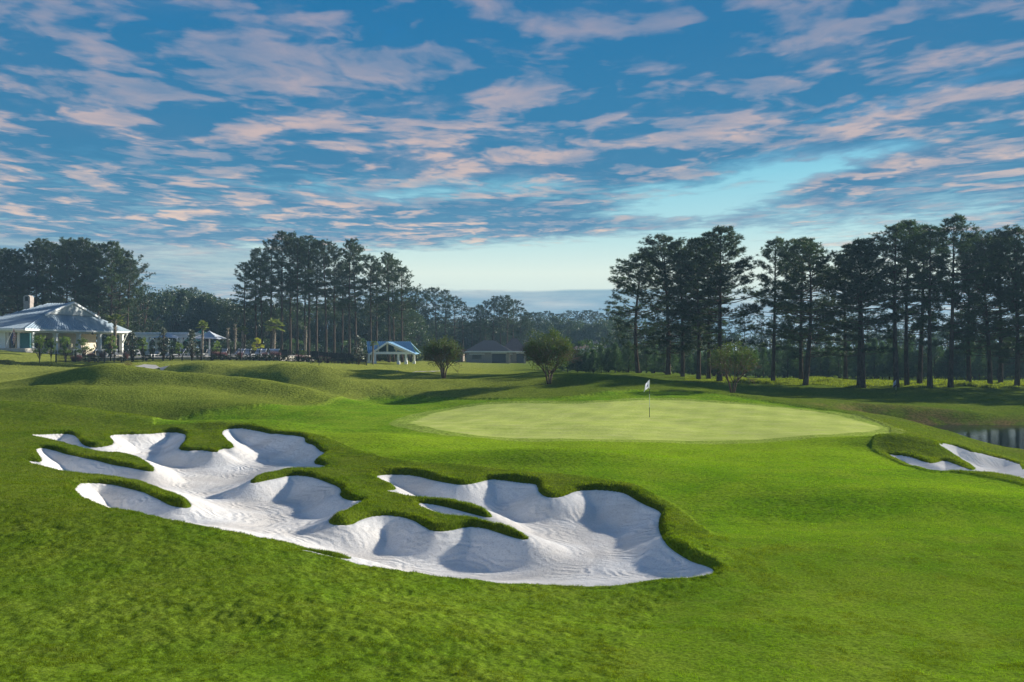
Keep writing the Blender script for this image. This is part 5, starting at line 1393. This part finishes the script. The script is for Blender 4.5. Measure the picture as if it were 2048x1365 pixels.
for i, (px, top, w, Yo, lab) in enumerate(((79, 667, 1.15, -1, 'light green young tree before the teal clubhouse door'), (102, 676, .85, -.5, 'young tree just right of the first light green one by the clubhouse'), (130, 670, 1.05, -.5, 'slim young tree before the porch, third from the left'),
                        (166, 676, 1.3, -.5, 'bright pale-leaved young tree before the middle of the porch'), (221, 669, 1.15, 2, 'green young tree just left of the fan palm by the clubhouse'), (284, 675, 1.1, 2, 'green young tree between two dark magnolias'),
                        (358, 684, .8, 4, 'small green tree under the pergola'), (433, 682, .9, 8, 'small green tree behind the large grey umbrella'), (605, 700, .8, 3, 'small tree behind the fence near the dark board'))):
    x, Y = fence_pt(max(px, 112)); Y += Yo; x = X_at(px, Y); z = gz(x, Y); s = (zpy(top, Y) - z) / 2.8
    plant('young_tree', SH[i % 2], x, Y, z, w, rnd.uniform(0, 6), lab, 'young tree', 'young trees round the pool fence', sz=s)
YT = bushy_meshes(115, 3.6, 1.0, .1, 46, 60, .12, YELL, conical=.65, irregular=.5)
x = X_at(515, 141); plant('yellow_tree', YT, x, 141, DZ - .3, 1.25, 1.0, 'small bright yellow-green tree between two fan palms', 'tree', sz=(zpy(672, 141) - DZ) / 3.6)
LB = bushy_meshes(121, .8, .55, 0, 22, 60, .07, DARKL, irregular=.2)
k = 0
for px in (178, 196, 243, 292, 340, 402, 425, 445, 459, 473, 492, 507, 519, 532, 547, 560, 573, 588, 601, 613, 626, 642, 656, 669, 684, 698):
    x, Y = fence_pt(px); Y -= .75; x = X_at(px, Y); z = gz(x, Y)
    plant('low_bush', LB, x, Y, z, rnd.uniform(1.0, 1.35), rnd.uniform(0, 6), ORD[k] + ' round dark low bush from the left along the foot of the black fence', 'bush', 'low bushes along the fence', sz=rnd.uniform(.9, 1.2)); k += 1
def plume_mesh(seed, H=1.2, n=420, spread=.55, mat=None):
    g = np.random.default_rng(seed); a = g.uniform(0, 6.28, n); r = g.uniform(0, .2, n)
    B = np.stack([r * np.cos(a), r * np.sin(a), np.full(n, -.05)], -1); e = g.uniform(.2, 1, n)
    T = np.stack([np.cos(a) * e * spread, np.sin(a) * e * spread, H * g.uniform(.6, 1, n)], -1)
    M_ = B * .4 + T * .6; D = unit(g.normal(size=(n, 3)) + np.array([0, 0, 1.0])) * .25
    return tris_mesh("plumes", np.concatenate([B, M_]), np.concatenate([T, M_ + D]), .03, mat or PINK, rng=g)
PM = plume_mesh(5)
k = 0
for px in (148, 158, 182, 205, 252, 427, 437, 449, 480, 529, 545, 556, 596, 606, 616, 640, 655):
    x, Y = fence_pt(px); Y += rnd.uniform(.9, 2.0); x = X_at(px, Y)
    o = obj('pink_grass_clump', PM); o.location = (x, Y, max(gz(x, Y), DZ - .1 if 160 < px < 560 else -9)); o.scale = (1.1, 1.1, rnd.uniform(.8, 1.0)); o.rotation_euler = (0, 0, rnd.uniform(0, 6))
    tag(o, ORD[k] + ' clump of feathery pink grass from the left, behind the fence pickets', 'ornamental grass', 'pink grass behind the fence'); k += 1

# ---------------- flags on the greens
def golf_flag(px, py, Y0, flag_top, lab, cloth_tilt=.28):
    x, Y = ray_ground(px, py, 0, Y0 - 9, Y0 + 9); z = gz(x, Y); hh = zpy(flag_top, Y) - z
    r = empty('golf_flag', (x, Y, z))
    bands = [(-.1, .02, 'W'), (.02, .46, 'B'), (.46, .62 * hh, 'W'), (.62 * hh, .78 * hh, 'B'), (.78 * hh, hh, 'W')]
    pl = empty('pole'); pl.parent = r
    m = MB(); m.tube([(0, 0, -.1), (0, 0, hh)], .013, 8); p = part('pole', m, POLE, r)
    bpy.data.objects.remove(pl)
    m = MB(); m.tube([(0, 0, .02), (0, 0, .58)], .018, 8); m.tube([(0, 0, .62 * hh), (0, 0, .76 * hh)], .018, 8); part('black_band', m, BLACK, p)
    v, f = [], []; n1, n2 = 10, 6
    for i in range(n1 + 1):
        for j in range(n2 + 1):
            u, w = i / n1, j / n2
            # limp cloth hanging off the pole to the left
            v.append((-.02 - u * (.22 + .10 * w), .05 * math.sin(u * 9 + w * 2) * u, hh - .02 - w * .44 - u * (.16 - .0 * w) - .10 * u * u))
    f = [(i * (n2 + 1) + j, (i + 1) * (n2 + 1) + j, (i + 1) * (n2 + 1) + j + 1, i * (n2 + 1) + j + 1) for i in range(n1) for j in range(n2)]
    fl = obj('flag_cloth', np_mesh('flag_cloth', v, f, CLOTH, True), r)
    m = MB(); m.beam((-.10, -.09, hh - .27), (-.20, -.09, hh - .45), .09, .02); m.beam((-.09, -.09, hh - .42), (-.17, -.09, hh - .30), .05, .02); part('emblem', m, EMB, fl)
    c = MB(); c.tube([(0, 0, .004), (0, 0, .012)], .055, 12); part('cup_rim', c, BLACK, r)
    tag(r, lab, 'golf flag')
POLE = simple_mat("flag_pole_white", (.72, .76, .70), .5)
CLOTH = leaf_mat("flag_cloth_white", (.70, .72, .84), (.62, .66, .82), trans=.4, tcol=(1, 1, 1), objvar=0, gloss=0)
EMB = simple_mat("flag_emblem_blue", (.06, .10, .30), .8)
golf_flag(1299, 832, 50, 760, 'flagstick with a limp white flag on the near putting green')
golf_flag(1792, 792, 84, 760, 'far flagstick with a white flag before the right hand pines')

# ---------------- bits on the lawn
for px, py, Y0, hh, lab in ((622, 728, 108, .35, 'shorter dark stake on the lawn before the pool fence'), (638, 731, 104, .85, 'taller dark stake on the lawn before the pool fence')):
    x, Y = ray_ground(px, py, 0, Y0 - 12, Y0 + 12); m = MB(); z = gz(x, Y); m.tube([(0, 0, -.2), (0, 0, hh)], .045, 6); m.box((0, 0, hh), (.11, .11, .05))
    o = m.build('marker_stake', BLACK); o.location = (x, Y, z); tag(o, lab, 'stake')
def path(pts, w, lab, name='cart_path'):
    """thin concrete ribbon following the ground"""
    P = [ray_ground(px, py, 0, 60, 135) for px, py in pts]; P = np.array(P)
    t = np.linspace(0, len(P) - 1, 60); xs = np.interp(t, range(len(P)), P[:, 0]); ys = np.interp(t, range(len(P)), P[:, 1])
    v = []
    for s_ in np.linspace(-1, 1, 7):
        yy = ys + s_ * w; v.append(np.stack([xs, yy, zlook(xs, yy) + .05], -1))
    v = np.array(v); f = [(i * 60 + j, i * 60 + j + 1, (i + 1) * 60 + j + 1, (i + 1) * 60 + j) for i in range(6) for j in range(59)]
    tag(obj(name, np_mesh(name, v.reshape(-1, 3), f, CONC, True)), lab, kind='structure')
path([(278, 732), (300, 733), (336, 734)], 1.7, None)
path([(795, 743), (830, 744), (880, 743)], 1.3, None)
# ================================================================ grass blades
GRASS = None
def blade_mat(name, c1, c2, c3, trans=.45):
    m, n, o = new_mat(name)
    pos = n.node('ShaderNodeNewGeometry').outputs['Position']
    a = n.node('ShaderNodeAttribute', attribute_name='tone').outputs['Fac']
    mid = n.noise(pos, 0.55, 5, 0.6); mid2 = n.noise(pos, 2.4, 4, .6)
    c = n.mix(n.ss(mid, .2, .8), c1, c2)
    c = n.mix(n.ss(mid2, .50, .80, 0, .4), c, c3)
    c = n.v('SCALE', c, n.ss(a, 0, 1, .4, 1.6, 'LINEAR'))
    df = n.node('ShaderNodeBsdfDiffuse'); n.l.new(c, df.inputs[0]); tr = n.node('ShaderNodeBsdfTranslucent'); n.l.new(n.v('MULTIPLY', c, (1.5, 1.5, .6)), tr.inputs[0])
    mx = n.node('ShaderNodeMixShader'); mx.inputs[0].default_value = trans
    n.l.new(df.outputs[0], mx.inputs[1]); n.l.new(tr.outputs[0], mx.inputs[2]); n.l.new(mx.outputs[0], o.inputs[0]); return m
BL = blade_mat("rough_blades", (.090, .158, .010), (.145, .192, .016), (.17, .16, .04))
BLF = blade_mat("fairway_blades", (.135, .270, .010), (.185, .300, .016), (.20, .29, .03))
def scatter(n, Y0, Y1, umax, rng):
    """points with roughly even density on screen between two distances"""
    Y = Y0 * (Y1 / Y0) ** rng.uniform(0, 1, n); x = rng.uniform(-umax, umax, n) * Y
    return x, Y
def blades(name, x, Y, h, w, mat, rng, lab, lean=.5):
    z = zlook(x, Y); n = len(x)
    B = np.stack([x, Y, z - .01], -1)
    cl = np.stack([np.sin(x * 1.7 + 2.1 * Y), np.cos(x * 2.3 - 1.4 * Y)], -1) * .25
    D = np.stack([rng.normal(size=n) * lean + cl[:, 0], rng.normal(size=n) * lean + cl[:, 1], np.ones(n)], -1)
    D = unit(D); T = B + D * h[:, None]
    o = obj(name, tris_mesh(name, B, T, w, mat, rng=rng, attrs=dict(tone=np.repeat(rng.uniform(0, 1, n), 3))))
    return tag(o, lab, kind='stuff')
g = np.random.default_rng(77)
x, Y = scatter(1500000, 6.8, 50, .66, g)
s = flook(dS, x, Y); fw_ = flook(dF, x, Y)
patch = .5 * vnoise(x, Y, .17) + .45 * vnoise(x, Y, .08) + .12 * vnoise(x, Y, .7)
isf = fw_ + .35 * (vnoise(x, Y, .5) - .5) * sst(-Y, -20, -16) > 0
k = (s < -.02) & ~isf & (patch + .35 * g.uniform(-1, 1, len(x)) > .22)
x1, Y1, s1, p1 = x[k], Y[k], s[k], patch[k]
hh = .012 + .060 * np.clip(p1 - .22, 0, 1) * g.uniform(.5, 1, len(x1)) + .02 * np.exp(-(s1 / .35) ** 2)
blades('rough_grass', x1, Y1, hh * np.clip(Y1 / 14, 1, 1.5), .0075 * np.clip(Y1 / 11, 1, 4), BL, g, 'uneven rough grass round the bunkers and over the foreground slope', .75)
k = (s < -.3) & isf & (Y < 34)
x1, Y1, p1 = x[k], Y[k], patch[k]
hh = .010 + .040 * np.clip(p1 - .25, 0, 1) * g.uniform(.5, 1, len(x1))
blades('fairway_grass', x1, Y1, hh * np.clip(Y1 / 14, 1, 1.5), .007 * np.clip(Y1 / 11, 1, 3), BLF, g, 'short bright fairway grass on the right of the big bunker', .7)
# fringe hanging over the sand
def fringe(poly, n, rng):
    a = poly; b = np.roll(poly, -1, 0); L = np.linalg.norm(b - a, axis=1); c = np.cumsum(L) / L.sum()
    i = np.searchsorted(c, rng.uniform(0, 1, n)); i = np.clip(i, 0, len(a) - 1); t = rng.uniform(0, 1, (n, 1)); p = a[i] * (1 - t) + b[i] * t
    p = p + rng.normal(size=p.shape) * .12
    return p[:, 0], p[:, 1]
xa, ya = fringe(polyA, 190000, g); xb, yb = fringe(polyB, 45000, g)
xf = np.concatenate([xa, xb]); yf = np.concatenate([ya, yb]); k = flook(dS, xf, yf) < -.01; xf, yf = xf[k], yf[k]
hh = (.025 + .05 * g.uniform(0, 1, len(xf))) * (.5 + .6 * flook(fl, xf, yf))
blades('bunker_fringe_grass', xf, yf, hh, .008 * np.clip(yf / 11, 1, 4), BL, g, 'longer grass fringe overhanging the bunker edges', .6)
# long unmown grass below the right hand pines and along the far lawn
BT = blade_mat("tall_blades", (.13, .18, .025), (.19, .23, .04), (.20, .19, .06), .4)
def tall(name, x, Y, h, w, lab, mat=BT): blades(name, x, Y, h, w, mat, g, lab, .25)
n = 60000; pxs = g.uniform(1370, 2250, n); Yt = 104 + (pxs - 1370) / 880 * -3 + g.uniform(0, 14, n) + 2.5 * np.sin(pxs / 23)
xt = (pxs - 1024) / F * Yt
hh = (.25 + .30 * g.uniform(0, 1, n)) * (.65 + .45 * np.sin(xt * .7) * np.sin(xt * .23 + 1)) * np.clip((pxs - 1360) / 120, .3, 1)
tall('tall_meadow_grass', xt, Yt, hh, .09, 'tall yellow-green grass strip at the foot of the right hand pines')
n = 16000; pxs = g.uniform(-60, 212, n); Yt = np.array([112.0] * n) + g.normal(size=n) * .8 + pxs * -.012
xt = (pxs - 1024) / F * Yt; hh = (.12 + .20 * g.uniform(0, 1, n)) * np.clip(1 + .7 * np.sin(pxs / 9) * np.sin(pxs / 23), .2, 1.6)
tall('dark_rough_line', xt, Yt, hh, .07, 'dark uneven line of long grass across the lawn below the clubhouse', blade_mat("dark_tall_blades", (.03, .05, .015), (.06, .08, .02), (.10, .09, .04), .3))
for px, py in ((258, 737), (252, 735)):
    x_, Y_ = ray_ground(px, py, 0, 90, 118); o = obj('dry_grass_clump', plume_mesh(int(px), 1.1, 46, .9, blade_mat("straw%d" % px, (.34, .30, .16), (.40, .34, .18), (.3, .25, .12)))); o.location = (x_, Y_, gz(x_, Y_))
    tag(o, ('larger' if px == 258 else 'smaller') + ' dry straw-coloured grass clump on the lawn left of the pale path', 'grass clump')

# ================================================================ haze
def haze():
    m, n, o = new_mat("haze_air")
    v = n.node('ShaderNodeVolumePrincipled')
    v.inputs['Color'].default_value = (0.42, 0.72, 0.98, 1); v.inputs['Density'].default_value = 0.00036
    v.inputs['Anisotropy'].default_value = 0.1
    n.l.new(v.outputs[0], o.inputs['Volume'])
    mb = MB(); mb.box((0, 455, 15.5), (2600, 990, 41)); ob = mb.build('haze', m)
    tag(ob, 'thin blue morning haze over the whole course', kind='stuff')
haze()
